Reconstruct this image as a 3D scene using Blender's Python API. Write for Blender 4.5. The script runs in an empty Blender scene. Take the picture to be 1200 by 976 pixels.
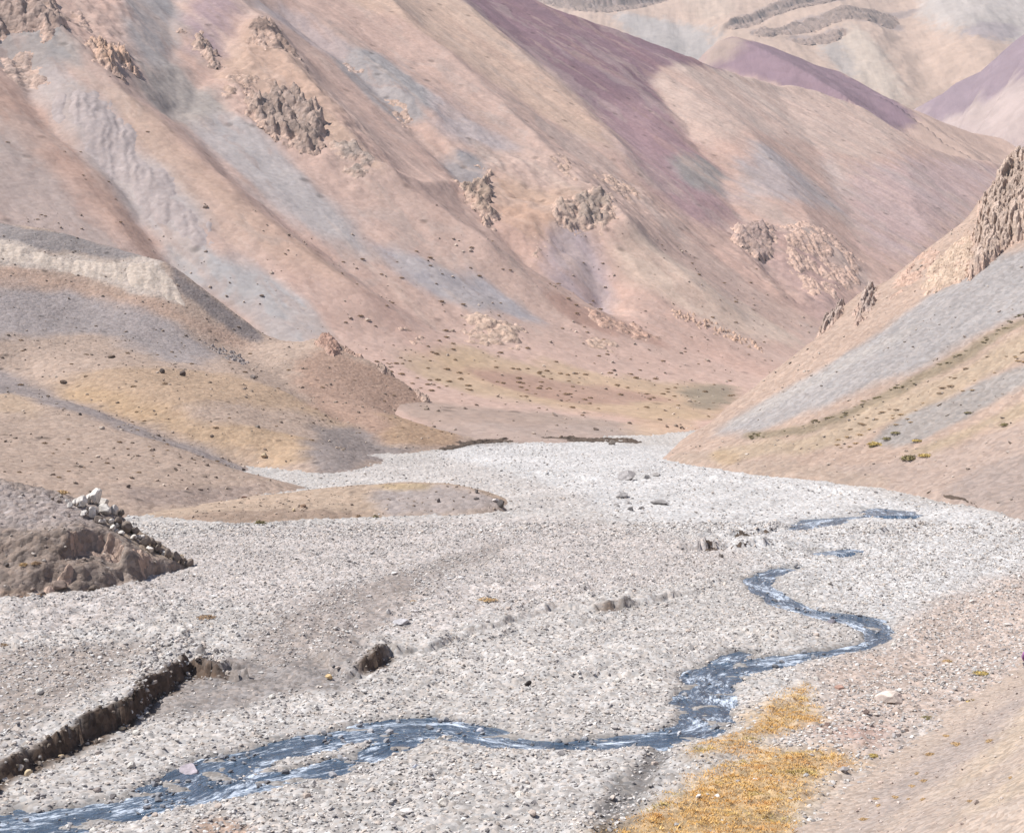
import bpy, bmesh, math, random
import numpy as np
random.seed(7)
RNG = np.random.default_rng(7)
SC = bpy.context.scene
COL = SC.collection
F, HC, YH, CX = 1650.0, 16.0, 400.0, 600.0      # focal length in photo pixels, camera height, horizon row, centre column

# ---------------------------------------------------------------- noise
def _hash(ix, iy, seed):
    M = np.uint64(0xFFFFFFFF)
    a = (ix.astype(np.int64) & 0xFFFFFFFF).astype(np.uint64)
    b = (iy.astype(np.int64) & 0xFFFFFFFF).astype(np.uint64)
    h = (a * np.uint64(374761393) + b * np.uint64(668265263) + np.uint64(seed * 974711 + 1013)) & M
    h = ((h ^ (h >> np.uint64(13))) * np.uint64(1274126177)) & M
    h = ((h ^ (h >> np.uint64(15))) * np.uint64(2246822519)) & M
    return (h ^ (h >> np.uint64(16))).astype(np.float64) / 4294967296.0

def perlin(x, y, seed=0):
    x = np.asarray(x, float); y = np.asarray(y, float)
    xi = np.floor(x); yi = np.floor(y); fx = x - xi; fy = y - yi
    xi = xi.astype(np.int64); yi = yi.astype(np.int64)
    u = fx * fx * fx * (fx * (fx * 6 - 15) + 10); v = fy * fy * fy * (fy * (fy * 6 - 15) + 10)
    def g(ax, ay, dx, dy):
        t = _hash(ax, ay, seed) * 2 * np.pi
        return np.cos(t) * dx + np.sin(t) * dy
    a = g(xi, yi, fx, fy); b = g(xi + 1, yi, fx - 1, fy)
    c = g(xi, yi + 1, fx, fy - 1); d = g(xi + 1, yi + 1, fx - 1, fy - 1)
    return 1.45 * ((a + (b - a) * u) * (1 - v) + (c + (d - c) * u) * v)

def fbm(x, y, oct=4, seed=0, gain=.5, lac=2.03):
    s = 0; a = 1.0; t = 0
    for i in range(oct):
        s = s + a * perlin(x, y, seed + i * 17); t += a
        x = x * lac + 13.7; y = y * lac - 7.1; a *= gain
    return s / t

def ridged(x, y, oct=4, seed=0, gain=.5):
    s = 0; a = 1.0; t = 0
    for i in range(oct):
        s = s + a * (1 - 2 * np.abs(perlin(x, y, seed + i * 17))); t += a
        x = x * 2.07 + 3.1; y = y * 2.07 - 9.2; a *= gain
    return s / t

def voronoi(x, y, seed=0):
    x = np.asarray(x, float); y = np.asarray(y, float)
    xi = np.floor(x).astype(np.int64); yi = np.floor(y).astype(np.int64)
    f1 = np.full(x.shape, 9.0); f2 = np.full(x.shape, 9.0); cid = np.zeros(x.shape)
    for ox in (-1, 0, 1):
        for oy in (-1, 0, 1):
            cx = xi + ox; cy = yi + oy
            px = cx + _hash(cx, cy, seed); py = cy + _hash(cx, cy, seed + 5)
            d = np.hypot(px - x, py - y); r = _hash(cx, cy, seed + 11)
            near = d < f1
            f2 = np.where(near, f1, np.minimum(f2, d))
            cid = np.where(near, r, cid); f1 = np.where(near, d, f1)
    return f1, f2, cid

def sst(a, b, x):
    t = np.clip((x - a) / (b - a), 0, 1)
    return t * t * (3 - 2 * t)

# ---------------------------------------------------------------- plan geometry
def seg_dist(x, y, pts, vals=None):
    """distance to a polyline, signed (+ on its left side), and values interpolated along it"""
    pts = np.asarray(pts, float)
    best = np.full(x.shape, 1e18); sgn = np.ones(x.shape); val = np.zeros(x.shape)
    n = len(pts) - 1
    for i in range(n):
        ax, ay = pts[i][:2]; bx, by = pts[i + 1][:2]
        ex, ey = bx - ax, by - ay; L2 = ex * ex + ey * ey + 1e-12
        t = ((x - ax) * ex + (y - ay) * ey) / L2
        lo = 0 if i > 0 else -1e9
        hi = 1 if i < n - 1 else 1e9
        tc = np.clip(t, lo, hi)
        dx = x - ax - ex * tc; dy = y - ay - ey * tc
        d2 = dx * dx + dy * dy
        cr = ex * (y - ay) - ey * (x - ax)
        near = d2 < best
        best = np.where(near, d2, best); sgn = np.where(near, np.where(cr >= 0, 1.0, -1.0), sgn)
        if vals is not None:
            tv = np.clip(t, 0, 1)
            val = np.where(near, vals[i] + (vals[i + 1] - vals[i]) * tv, val)
    return np.sqrt(best) * sgn, val

def line_dist(x, y, pts):
    """plain distance to a finite polyline"""
    best = np.full(x.shape, 1e18)
    for i in range(len(pts) - 1):
        ax, ay = pts[i][:2]; bx, by = pts[i + 1][:2]
        ex, ey = bx - ax, by - ay; L2 = ex * ex + ey * ey + 1e-12
        t = np.clip(((x - ax) * ex + (y - ay) * ey) / L2, 0, 1)
        best = np.minimum(best, (x - ax - ex * t) ** 2 + (y - ay - ey * t) ** 2)
    return np.sqrt(best)

def poly_sd(x, y, P):
    """signed distance to a closed polygon, negative inside"""
    best = np.full(x.shape, 1e18); ins = np.zeros(x.shape, bool); n = len(P)
    for i in range(n):
        ax, ay = P[i]; bx, by = P[(i + 1) % n]
        ex, ey = bx - ax, by - ay; L2 = ex * ex + ey * ey + 1e-12
        t = np.clip(((x - ax) * ex + (y - ay) * ey) / L2, 0, 1)
        best = np.minimum(best, (x - ax - ex * t) ** 2 + (y - ay - ey * t) ** 2)
        c = ((ay > y) != (by > y))
        with np.errstate(divide='ignore', invalid='ignore'):
            xx = (bx - ax) * (y - ay) / (by - ay if by != ay else 1e-12) + ax
        ins ^= c & (x < xx)
    return np.sqrt(best) * np.where(ins, -1, 1)

def chaikin(P, k=2, closed=True):
    P = np.asarray(P, float)
    for _ in range(k):
        if closed:
            Q = np.roll(P, -1, 0)
            P = np.stack([.75 * P + .25 * Q, .25 * P + .75 * Q], 1).reshape(-1, P.shape[1])
        else:
            a, b = P[:-1], P[1:]
            M = np.stack([.75 * a + .25 * b, .25 * a + .75 * b], 1).reshape(-1, P.shape[1])
            P = np.concatenate([P[:1], M, P[-1:]])
    return P

def at(pix, H, d0=25., d1=2600.):
    """where the sight line through a photo pixel meets the ground H"""
    pix = np.asarray(pix, float).reshape(-1, 2)
    u = (pix[:, 0] - CX) / F; v = (YH - pix[:, 1]) / F
    D = np.geomspace(d0, d1, 500)
    X = u[:, None] * D; Y = np.broadcast_to(D, X.shape); Z = HC + v[:, None] * D
    hit = H(X, Y) > Z
    k = np.where(hit.any(1), hit.argmax(1), len(D) - 1); k = np.maximum(k, 1)
    a, b = D[k - 1], D[k]
    for _ in range(24):
        m = (a + b) / 2
        h = H(u * m, m) > HC + v * m
        b = np.where(h, m, b); a = np.where(h, a, m)
    return np.stack([u * b, b, HC + v * b], 1)

def p3(px, py, d):
    return ((px - CX) / F * d, d, HC + (YH - py) / F * d)

def rbf(points):
    P = np.asarray(points, float); n = len(P); S = 100.0
    xy = P[:, :2] / S
    def phi(r2): return .5 * r2 * np.log(r2 + 1e-12)
    A = np.zeros((n + 3, n + 3))
    A[:n, :n] = phi(((xy[:, None] - xy[None]) ** 2).sum(-1)) + np.eye(n) * 2e-4
    A[:n, n] = 1; A[:n, n + 1:] = xy; A[n, :n] = 1; A[n + 1:, :n] = xy.T
    w = np.linalg.solve(A, np.concatenate([P[:, 2], [0, 0, 0]]))
    def H(x, y):
        x = np.asarray(x, float) / S; y = np.asarray(y, float) / S
        z = w[n] + w[n + 1] * x + w[n + 2] * y
        for i in range(n):
            z = z + w[i] * phi((x - xy[i, 0]) ** 2 + (y - xy[i, 1]) ** 2)
        return z
    return H

# ---------------------------------------------------------------- colour
def lin(c):
    c = np.asarray(c, float) / 255.0
    return np.where(c <= .04045, c / 12.92, ((c + .055) / 1.055) ** 2.4)

def paint(x, y, base, zones, H, warp=2.0, ws=.05, K=1.0, seed=0, fall=None):
    """rock and soil colours laid out in plan: each zone is a patch of another soil with a ragged edge"""
    K = np.asarray(K, float) * np.ones(3)
    col = np.tile(lin(base) / K, x.shape + (1,))
    wx = x + warp * fbm(x * ws, y * ws, 4, seed + 3); wy = y + warp * fbm(x * ws, y * ws, 4, seed + 9)
    if fall is not None:
        s = x * fall[1] - y * fall[0]; n = x * fall[0] + y * fall[1]
        streak = fbm(s * .16, n * .012, 4, seed + 21)
    else:
        streak = fbm(x * .1, y * .1, 4, seed + 21)
    for z in zones:
        pix, rgb, soft = z[0], z[1], z[2]; strength = z[3] if len(z) > 3 else 1.0
        P = at(chaikin(pix, 2), H)[:, :2]
        m = soft * 2 + warp * 1.5
        lo = P.min(0) - m; hi = P.max(0) + m
        sel = (wx > lo[0]) & (wx < hi[0]) & (wy > lo[1]) & (wy < hi[1])
        if not sel.any(): continue
        sd = poly_sd(wx[sel], wy[sel], P) + streak[sel] * soft * 1.4
        a = (strength * sst(soft, -soft, sd))[..., None]
        col[sel] = col[sel] * (1 - a) + (lin(rgb) / K) * a
    return col

# ---------------------------------------------------------------- objects
def tag(o, label=None, cat=None, group=None, kind=None):
    if label: o['label'] = label
    if cat: o['category'] = cat
    if group: o['group'] = group
    if kind: o['kind'] = kind
    return o

def mesh_arrays(name, V, Fc, mat=None, col=None, smooth=True, parent=None, extra=None):
    """V (n,3), Fc (m,3) or (m,4) index array -> linked object"""
    me = bpy.data.meshes.new(name)
    V = np.ascontiguousarray(V, np.float32); Fc = np.ascontiguousarray(Fc, np.int32)
    k = Fc.shape[1]
    me.vertices.add(len(V)); me.vertices.foreach_set('co', V.ravel())
    me.loops.add(Fc.size); me.loops.foreach_set('vertex_index', Fc.ravel())
    me.polygons.add(len(Fc))
    me.polygons.foreach_set('loop_start', np.arange(0, Fc.size, k, dtype=np.int32))
    me.polygons.foreach_set('loop_total', np.full(len(Fc), k, np.int32))
    me.polygons.foreach_set('use_smooth', np.full(len(Fc), smooth, bool))
    me.update(calc_edges=True)
    if col is not None:
        at_ = me.attributes.new('Col', 'FLOAT_COLOR', 'POINT')
        c4 = np.ones((len(V), 4), np.float32); c4[:, :3] = np.clip(col, 0.004, .95)
        at_.data.foreach_set('color', c4.ravel())
    for nm, vec in (extra or {}).items():
        a2 = me.attributes.new(nm, 'FLOAT_VECTOR', 'POINT')
        a2.data.foreach_set('vector', np.ascontiguousarray(vec, np.float32).ravel())
    if mat: me.materials.append(mat)
    o = bpy.data.objects.new(name, me); COL.objects.link(o)
    if parent: o.parent = parent
    return o

def grid_obj(name, X, Y, Z, mat, col, keep=None, smooth=True, parent=None, extra=None):
    n, m = X.shape
    idx = np.arange(n * m).reshape(n, m)
    q = np.stack([idx[:-1, :-1], idx[:-1, 1:], idx[1:, 1:], idx[1:, :-1]], -1).reshape(-1, 4)
    # make faces look upwards
    e1 = np.array([X[0, 1] - X[0, 0], Y[0, 1] - Y[0, 0]]); e2 = np.array([X[1, 0] - X[0, 0], Y[1, 0] - Y[0, 0]])
    if e1[0] * e2[1] - e1[1] * e2[0] < 0: q = q[:, ::-1]
    V = np.stack([X, Y, Z], -1).reshape(-1, 3); C = col.reshape(-1, 3)
    if keep is not None:
        kf = keep.reshape(-1)[q].all(1); q = q[kf]
        used = np.zeros(len(V), bool); used[q.ravel()] = True
        remap = np.cumsum(used) - 1
        V = V[used]; C = C[used]; q = remap[q]
        if extra: extra = {k: v.reshape(-1, 3)[used] for k, v in extra.items()}
    elif extra: extra = {k: v.reshape(-1, 3) for k, v in extra.items()}
    if len(q) == 0: return None
    return mesh_arrays(name, V, q, mat, C, smooth, parent, extra)

# ---------------------------------------------------------------- materials
def soil(name, fine=.8, fine_amt=.25, cell=1.2, cell_amt=.2, bump=.3, dist=.25, rough=.95, big=.03, big_amt=.15, speck=.0, speck_size=1.0, rill=None):
    """rock and soil: the patch colour varied by clods, pebbles and mottling, with relief to match"""
    m = bpy.data.materials.new(name); m.use_nodes = True
    nt = m.node_tree; N = nt.nodes; L = nt.links
    b = N['Principled BSDF']; b.inputs['Roughness'].default_value = rough
    b.inputs['Specular IOR Level'].default_value = .15
    a = N.new('ShaderNodeAttribute'); a.attribute_name = 'Col'
    tc = N.new('ShaderNodeTexCoord')
    def noise(scale, det=6, ro=.6):
        n = N.new('ShaderNodeTexNoise'); n.inputs['Scale'].default_value = scale
        n.inputs['Detail'].default_value = det; n.inputs['Roughness'].default_value = ro
        L.new(tc.outputs['Object'], n.inputs['Vector']); return n
    def ramp(src, lo, hi, f0=.25, f1=.75):
        r = N.new('ShaderNodeMapRange'); r.inputs['From Min'].default_value = f0; r.inputs['From Max'].default_value = f1
        r.inputs['To Min'].default_value = lo; r.inputs['To Max'].default_value = hi
        L.new(src, r.inputs['Value']); return r.outputs['Result']
    def mul(c, f):
        x = N.new('ShaderNodeVectorMath'); x.operation = 'SCALE'
        L.new(c, x.inputs[0]); L.new(f, x.inputs['Scale']); return x.outputs['Vector']
    n1 = noise(fine, 7, .65); n0 = noise(big, 5, .55)
    c = mul(a.outputs['Color'], ramp(n1.outputs['Fac'], 1 - fine_amt, 1 + fine_amt))
    c = mul(c, ramp(n0.outputs['Fac'], 1 - big_amt, 1 + big_amt))
    vo = N.new('ShaderNodeTexVoronoi'); vo.inputs['Scale'].default_value = cell
    L.new(tc.outputs['Object'], vo.inputs['Vector'])
    sx = N.new('ShaderNodeSeparateColor'); L.new(vo.outputs['Color'], sx.inputs['Color'])
    c = mul(c, ramp(sx.outputs[0], 1 - cell_amt, 1 + cell_amt, 0, 1))
    hue = N.new('ShaderNodeMix'); hue.data_type = 'RGBA'; hue.blend_type = 'MULTIPLY'
    hr = N.new('ShaderNodeValToRGB'); L.new(sx.outputs[1], hr.inputs['Fac'])
    hr.color_ramp.elements[0].color = (1.0, .93, .86, 1); hr.color_ramp.elements[1].color = (.93, .97, 1.0, 1)
    hue.inputs[0].default_value = min(1, cell_amt * 2.5)
    L.new(c, hue.inputs[6]); L.new(hr.outputs['Color'], hue.inputs[7]); c = hue.outputs[2]
    if speck > 0:
        v2 = N.new('ShaderNodeTexVoronoi'); v2.inputs['Scale'].default_value = speck_size
        L.new(tc.outputs['Object'], v2.inputs['Vector'])
        s2 = N.new('ShaderNodeSeparateColor'); L.new(v2.outputs['Color'], s2.inputs['Color'])
        g = N.new('ShaderNodeMath'); g.operation = 'GREATER_THAN'; g.inputs[1].default_value = .86
        L.new(s2.outputs[2], g.inputs[0])
        d = ramp(v2.outputs['Distance'], 1, 0, .12, .3)
        mm = N.new('ShaderNodeMath'); mm.operation = 'MULTIPLY'; L.new(g.outputs[0], mm.inputs[0]); L.new(d, mm.inputs[1])
        c = mul(c, ramp(mm.outputs[0], 1, 1 - speck, 0, 1))
    rl = None
    if rill:                                              # fine rills and stone stripes running down the fall line
        dirn, across, along, amt = rill
        d1 = N.new('ShaderNodeVectorMath'); d1.operation = 'DOT_PRODUCT'; d1.inputs[1].default_value = (dirn[1], -dirn[0], 0); L.new(tc.outputs['Object'], d1.inputs[0])
        d2 = N.new('ShaderNodeVectorMath'); d2.operation = 'DOT_PRODUCT'; d2.inputs[1].default_value = (dirn[0], dirn[1], 0); L.new(tc.outputs['Object'], d2.inputs[0])
        a1 = N.new('ShaderNodeMath'); a1.operation = 'MULTIPLY'; a1.inputs[1].default_value = across; L.new(d1.outputs['Value'], a1.inputs[0])
        a2 = N.new('ShaderNodeMath'); a2.operation = 'MULTIPLY'; a2.inputs[1].default_value = along; L.new(d2.outputs['Value'], a2.inputs[0])
        cb = N.new('ShaderNodeCombineXYZ'); L.new(a1.outputs[0], cb.inputs[0]); L.new(a2.outputs[0], cb.inputs[1])
        rn = N.new('ShaderNodeTexNoise'); rn.inputs['Scale'].default_value = 1; rn.inputs['Detail'].default_value = 7; rn.inputs['Roughness'].default_value = .62; rn.inputs['Distortion'].default_value = .35
        L.new(cb.outputs[0], rn.inputs['Vector']); rl = rn.outputs['Fac']
        c = mul(c, ramp(rl, 1 - amt, 1 + amt, .3, .7))
    L.new(c, b.inputs['Base Color'])
    h1 = N.new('ShaderNodeMath'); h1.operation = 'MULTIPLY_ADD'
    L.new(vo.outputs['Distance'], h1.inputs[0]); h1.inputs[1].default_value = -.5; L.new(n1.outputs['Fac'], h1.inputs[2])
    if rl is not None:
        h0 = h1; h1 = N.new('ShaderNodeMath'); h1.operation = 'MULTIPLY_ADD'; L.new(rl, h1.inputs[0]); h1.inputs[1].default_value = 2.2; L.new(h0.outputs[0], h1.inputs[2])
    bp = N.new('ShaderNodeBump'); bp.inputs['Strength'].default_value = bump; bp.inputs['Distance'].default_value = dist
    L.new(h1.outputs[0], bp.inputs['Height']); L.new(bp.outputs['Normal'], b.inputs['Normal'])
    return m
# =============================================================== RIVERBED
def bed0(x, y): return .01 * (np.asarray(y, float) - 45) + 0 * np.asarray(x, float)
def bpt(pix): return at(pix, bed0, 25, 600)[:, :2]

# edge of the low terrace left of the stream: photo points, height of the step, width of its face
SCARP = [(-160,1030,1.1,.5),(-60,958,1.0,.45),(0,916,.95,.4),(30,904,.7,.5),(55,892,.75,.4),(88,879,.95,.3),(108,868,1.1,.25),(125,860,1.25,.2),(146,852,1.3,.2),(160,844,1.3,.25),(167,828,1.35,.3),
         (182,818,1.3,.4),(198,812,1.2,.5),(210,798,1.1,.45),(226,791,.9,.4),(240,795,.75,.4),(258,796,.72,.4),(268,787,.45,.6),(300,786,.25,.7),(340,796,.25,.8),(375,802,.2,1.0),(415,800,.4,.6),(432,789,.8,.3),(446,780,.75,.3),(455,771,.6,.35),
         (480,768,.38,.45),(520,761,.33,.45),(560,746,.36,.4),(604,730,.45,.35),(650,718,.4,.35),(690,719,.5,.3),(708,719,.72,.27),(724,717,.64,.27),(760,708,.48,.3),
         (800,698,.34,.4),(836,688,.28,.4),(870,670,.1,.8),(940,640,.02,1)]
_sp = bpt([s[:2] for s in SCARP]); _sh = [s[2] for s in SCARP]; _sw = [s[3] for s in SCARP]
STEPS = [  # shorter undercut banks further up the valley floor: points from right to left, height
    ([(822,646),(838,645),(850,643),(880,640),(892,640)], .55), ([(856,630),(880,628),(900,625),(915,624)], .5),
    ([(515,523),(535,522),(552,521),(580,518),(620,516),(690,517),(750,518)], .3), ([(640,557),(690,562)], .3), ([(870,742),(930,752),(945,748)], .22),
    ([(620,782),(700,776),(790,772)], .22), ([(560,800),(640,796),(720,795),(770,797)], .28), ([(520,760),(600,745),(690,733)], .2),
    ([(800,560),(850,564),(880,566)], .3), ([(935,573),(980,577)], .35), ([(1030,626),(1052,622)], .4)]
_steps = [(bpt(p), h) for p, h in STEPS]

def streamline(rows):
    P = chaikin([r[:2] for r in rows], 2, False); W = chaikin([[r[2], 0] for r in rows], 2, False)[:, 0]
    i_ = np.arange(len(W)); W = W * (1 + .42 * perlin(i_ * .31 + P[0, 0], i_ * 0 + .5, 15) + .15 * perlin(i_ * .9, i_ * 0 + P[0, 1], 16))
    return bpt(P), W
STREAM = streamline([(930,662,1.4),(905,668,1.7),(888,676,2.0),(890,686,2.0),(905,693,1.6),(912,700,1.5),(930,709,1.4),(958,716,1.9),(995,721,3.0),(1018,728,3.2),(1026,737,1.9),(1030,744,1.3),(1020,752,1.1),
    (990,758,1.0),(950,764,1.1),(905,771,2.1),(868,776,2.8),(842,783,2.9),(829,794,2.5),(825,812,2.5),(827,832,2.4),(826,846,2.2),(800,855,1.8),(755,861,1.5),(700,866,1.4),(640,869,1.3),(600,866,1.4),
    (560,855,2.3),(520,847,3.0),(470,846,2.9),(420,855,2.6),(370,865,2.4),(320,876,2.3),(270,891,2.7),(235,907,2.8),(200,927,2.4),(150,941,2.0),(100,951,2.3),(50,960,2.8),(0,965,2.8),(-70,974,2.8),(-200,990,3)])
BRAID = streamline([(515,849,1.2),(480,859,1.2),(440,877,1.3),(395,893,1.5),(345,904,1.7),(295,914,1.9),(250,924,1.6),(222,929,1.4)])
SIDE = streamline([(842,775,.9),(850,768,.8),(866,762,.7),(885,759,.4)])
UPPER = streamline([(870,623,.35),(905,622,.4),(935,619,1.2),(950,614,3.8),(968,610,4.2),(985,606,1.0),(1005,605,.6),(1022,603,.4)])
UPPER2 = streamline([(1015,594,.8),(1030,596,2.4),(1043,600,5.5),(1052,604,3.5)])
POOL = streamline([(964,643,2.0),(974,645,4.6),(986,646,4.6),(995,648,2.4)])
SHALLOW = streamline([(775,868,.6),(765,890,.55),(745,915,.8),(738,930,.9),(722,955,.8),(715,985,.8)])
WATERS = [('stream', STREAM, .14), ('stream', BRAID, .14), ('stream', SIDE, .12), ('stream', UPPER, .06), ('stream', UPPER2, .06), ('stream', POOL, .06)]

FAN = bpt([(915,1000),(960,930),(1010,850),(1090,760),(1230,665)])
def bed_smooth(x, y):
    z = bed0(x, y)
    sd, _ = seg_dist(x, y, FAN)                      # the stony apron rising to the right
    z = z + .10 * np.maximum(0, -sd - 1) * sst(0, 6, -sd)
    return z

def bed(x, y):
    x = np.asarray(x, float); y = np.asarray(y, float)
    wx = x + .7 * fbm(x * .5, y * .5, 4, 31); wy = y + .7 * fbm(x * .5, y * .5, 4, 41)
    wx = wx + .34 * fbm(x * 1.6, y * 1.6, 3, 33); wy = wy + .34 * fbm(x * 1.6, y * 1.6, 3, 43)
    z = bed_smooth(x, y)
    sd, h = seg_dist(wx, wy, _sp, _sh); _, w = seg_dist(wx, wy, _sp, _sw)
    sd = sd                                          # + = left of the line (up-valley to the right): the terrace side
    h = h * np.clip(.8 + .9 * fbm(x * .55, y * .55, 3, 35) * (h < 1.0), .15, 1.5)
    z = z + h * sst(-.35 * w, .35 * w, sd) * np.exp(-np.maximum(sd, 0) / 22.0)
    for P, hh in _steps:
        s2, _ = seg_dist(wx, wy, P); dl = line_dist(wx, wy, P)
        z = z + 1.3 * hh * np.clip(.7 + 1.3 * fbm(x * .4, y * .4, 3, 37), 0, 1.4) * sst(-.2, .2, s2) * np.exp(-np.maximum(dl, 0) / 3.0) * (dl < 20)
    z = z + .16 * fbm(sd * .30, y * .035, 3, 45) + .07 * fbm(sd * .9, y * .10, 3, 47)      # long bars along the flow
    amp = sst(0, 25, np.abs(sd)) * .5 + .5
    z = z + .16 * amp * fbm(x * .13, y * .2, 3, 5) + .11 * fbm(x * .55, y * .8, 3, 6) + .07 * fbm(x * 1.9, y * 2.1, 3, 8)
    f1, f2, _c = voronoi(x * 2.6, y * 2.6, 3)
    z = z + .07 * sst(.55, .05, f1)
    f1, f2, _c = voronoi(x * 1.3 + 5, y * 1.5, 4); z = z + .08 * sst(.5, .1, f1) * (_c > .5)
    for nm, (P, W), dep in WATERS:
        if nm is None: continue
        lo = P.min(0) - 6; hi = P.max(0) + 6
        sel = (x > lo[0]) & (x < hi[0]) & (y > lo[1]) & (y < hi[1])
        if not sel.any(): continue
        mx = wx[sel] * .4 + x[sel] * .6; my = wy[sel] * .4 + y[sel] * .6
        s3, w3 = seg_dist(mx, my, P, list(W)); d3 = line_dist(mx, my, P)
        d3 = np.maximum(np.abs(s3), d3 - .3)
        zs = z[sel]; tgt = bed_smooth(x[sel], y[sel])
        k = sst(w3 * .5 + 1.6, w3 * .5 + .2, d3)
        zs = zs * (1 - k) + (tgt + (zs - tgt) * .25) * k
        zs = zs - .09 * k
        isl = sst(.12, .34, fbm(mx * .55 + my * .2, my * .9, 4, 49)) * (w3 > 1.3) * (.34 if nm == 'stream' else 0)   # gravel islands standing out of the water
        zs = zs - (dep + .2) * sst(w3 * .5 + .45, w3 * .5 - .35, d3) * (1 - isl * 2.2)
        z[sel] = zs
    P, W = SHALLOW
    s3, w3 = seg_dist(wx, wy, P, list(W)); d3 = line_dist(wx, wy, P)
    z = z - .22 * sst(w3 * .5 + .5, w3 * .5 - .3, d3)
    return z

# =============================================================== MOUNTAIN FACE ACROSS THE VALLEY
B0 = np.array([-6.0, 250.0]); BT = np.array([.74, .673]); BU = np.array([-.673, .74])
def bsn(x, y): return (x - B0[0]) * BT[0] + (y - B0[1]) * BT[1], (x - B0[0]) * BU[0] + (y - B0[1]) * BU[1]
def slope_profile(n, s0=.12, s1=.62, a=18.0, w=14.0):
    return s0 * n + (s1 - s0) * w * np.logaddexp(0, (n - a) / w)
def bigface(x, y):
    s, n = bsn(np.asarray(x, float), np.asarray(y, float))
    t = np.maximum(0, -25 - s)
    return 6.0 + slope_profile(n, .10, .62) - 4.0 * (1 - np.exp(-t / 30.0))
B_RELIEF = [  # crests (+) and gullies (-) running down the face: photo points, height, half width in metres
    ([(-20,20),(20,85),(60,128),(100,165),(140,205),(172,240),(205,285),(240,330),(300,390)], -5.0, 7),
    ([(-10,0),(40,40),(90,80),(130,112),(180,155),(230,205),(280,250),(340,300),(420,360)], 4.5, 11),
    ([(195,-20),(205,60),(213,128),(240,165),(280,215),(350,270),(430,325),(520,375)], -3.0, 9),
    ([(300,20),(262,60),(232,110),(215,130)], -2.0, 6),
    ([(285,10),(310,60),(345,100),(385,155),(430,210),(480,250),(570,310)], 6.5, 13),
    ([(340,20),(420,75),(470,130),(520,180),(555,225),(580,262),(620,300),(700,340)], -5.0, 9),
    ([(430,-20),(480,40),(560,110),(620,170),(680,235),(735,300),(800,350)], 6.0, 16),
    ([(300,-10),(380,30),(440,80),(500,140)], 3.0, 9),
    ([(560,-30),(640,80),(720,150),(790,230),(840,290),(880,330)], -3.0, 22),
    ([(520,-10),(600,60),(680,130),(740,190)], 4.0, 14),
    ([(790,75),(840,125),(890,178),(930,235),(960,290)], 3.5, 20),
    ([(760,95),(800,140),(838,190),(865,245)], -3.5, 9),
    ([(905,95),(950,160),(990,225),(1015,290),(990,340)], -3.0, 20),
    ([(1010,135),(1060,190),(1075,260)], 2.5, 18),
    ([(655,290),(690,305),(715,350)], -3.0, 6), ([(640,270),(700,262),(735,300)], 3.0, 7),
    ([(480,240),(540,215),(585,262)], 2.5, 6), ([(860,262),(900,300),(940,345)], -3.0, 8)]
_brel = [(at(p, bigface)[:, :2], a, w) for p, a, w in B_RELIEF]
B_ROUGH = [([(250,85),(290,28),(345,66),(412,150),(480,235),(440,250),(380,205),(285,150),(256,125)], 1.5, 5), ([(490,180),(580,195),(690,195),(790,235),(770,300),(660,312),(575,275)], 1.2, 6),
    ([(850,245),(1020,298),(1000,350),(925,350),(865,300)], 1.3, 4), ([(-40,-30),(155,-30),(165,125),(95,85),(-40,35)], 1.3, 5), ([(150,85),(215,60),(240,110),(260,150),(220,150)], .8, 4), ([(395,50),(500,95),(600,200),(560,200),(460,140)], .8, 4)]
_brough = [(at(chaikin(p, 1), bigface)[:, :2], a, w) for p, a, w in B_ROUGH]
B_CREST = at([(500,-60),(590,-25),(627,0),(660,15),(700,29),(740,45),(780,60),(800,68),(836,80),(867,88),(900,93),(933,101),(967,114),(1000,129),(1030,144),(1053,159),(1087,176),(1133,187),(1180,193),(1260,205),(1400,240)], bigface)[:, :2]
def mountain(x, y):
    x = np.asarray(x, float); y = np.asarray(y, float)
    s, n = bsn(x, y); z = bigface(x, y)
    wx = x + 5 * fbm(x * .03, y * .03, 3, 61); wy = y + 5 * fbm(x * .03, y * .03, 3, 71)
    for P, a, w in _brel:
        d = line_dist(wx, wy, P); z = z + a * (.4 * np.exp(-(d / w) ** 2) + .5 * np.exp(-np.sqrt(d * d + .3) / (.7 * w)))
    up = sst(0, 60, n)
    z = z + up * (1.7 * fbm(s * .022, n * .008, 4, 81) + .7 * ridged(s * .06, n * .014, 3, 85))
    z = z + (.25 + .35 * up) * fbm(x * .11, y * .11, 4, 88) + .16 * fbm(x * .5, y * .5, 3, 89)
    for P, a, w in _brough:
        lo = P.min(0) - 3 * w; hi = P.max(0) + 3 * w
        q = (x > lo[0]) & (x < hi[0]) & (y > lo[1]) & (y < hi[1])
        if not q.any(): continue
        m = sst(w, -w, poly_sd(wx[q], wy[q], P))
        z[q] = z[q] + a * m * (ridged(s[q] * .10, n[q] * .055, 4, 191, .6) + .5 * ridged(s[q] * .33 + n[q] * .1, n[q] * .2, 3, 195, .6))
    sd, _ = seg_dist(x, y, B_CREST)
    z = z - 1.15 * 6.0 * np.logaddexp(0, sd / 6.0) + 6.0 * .69 * 1.15 * np.exp(-(sd / 9.0) ** 2)
    return z

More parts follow.
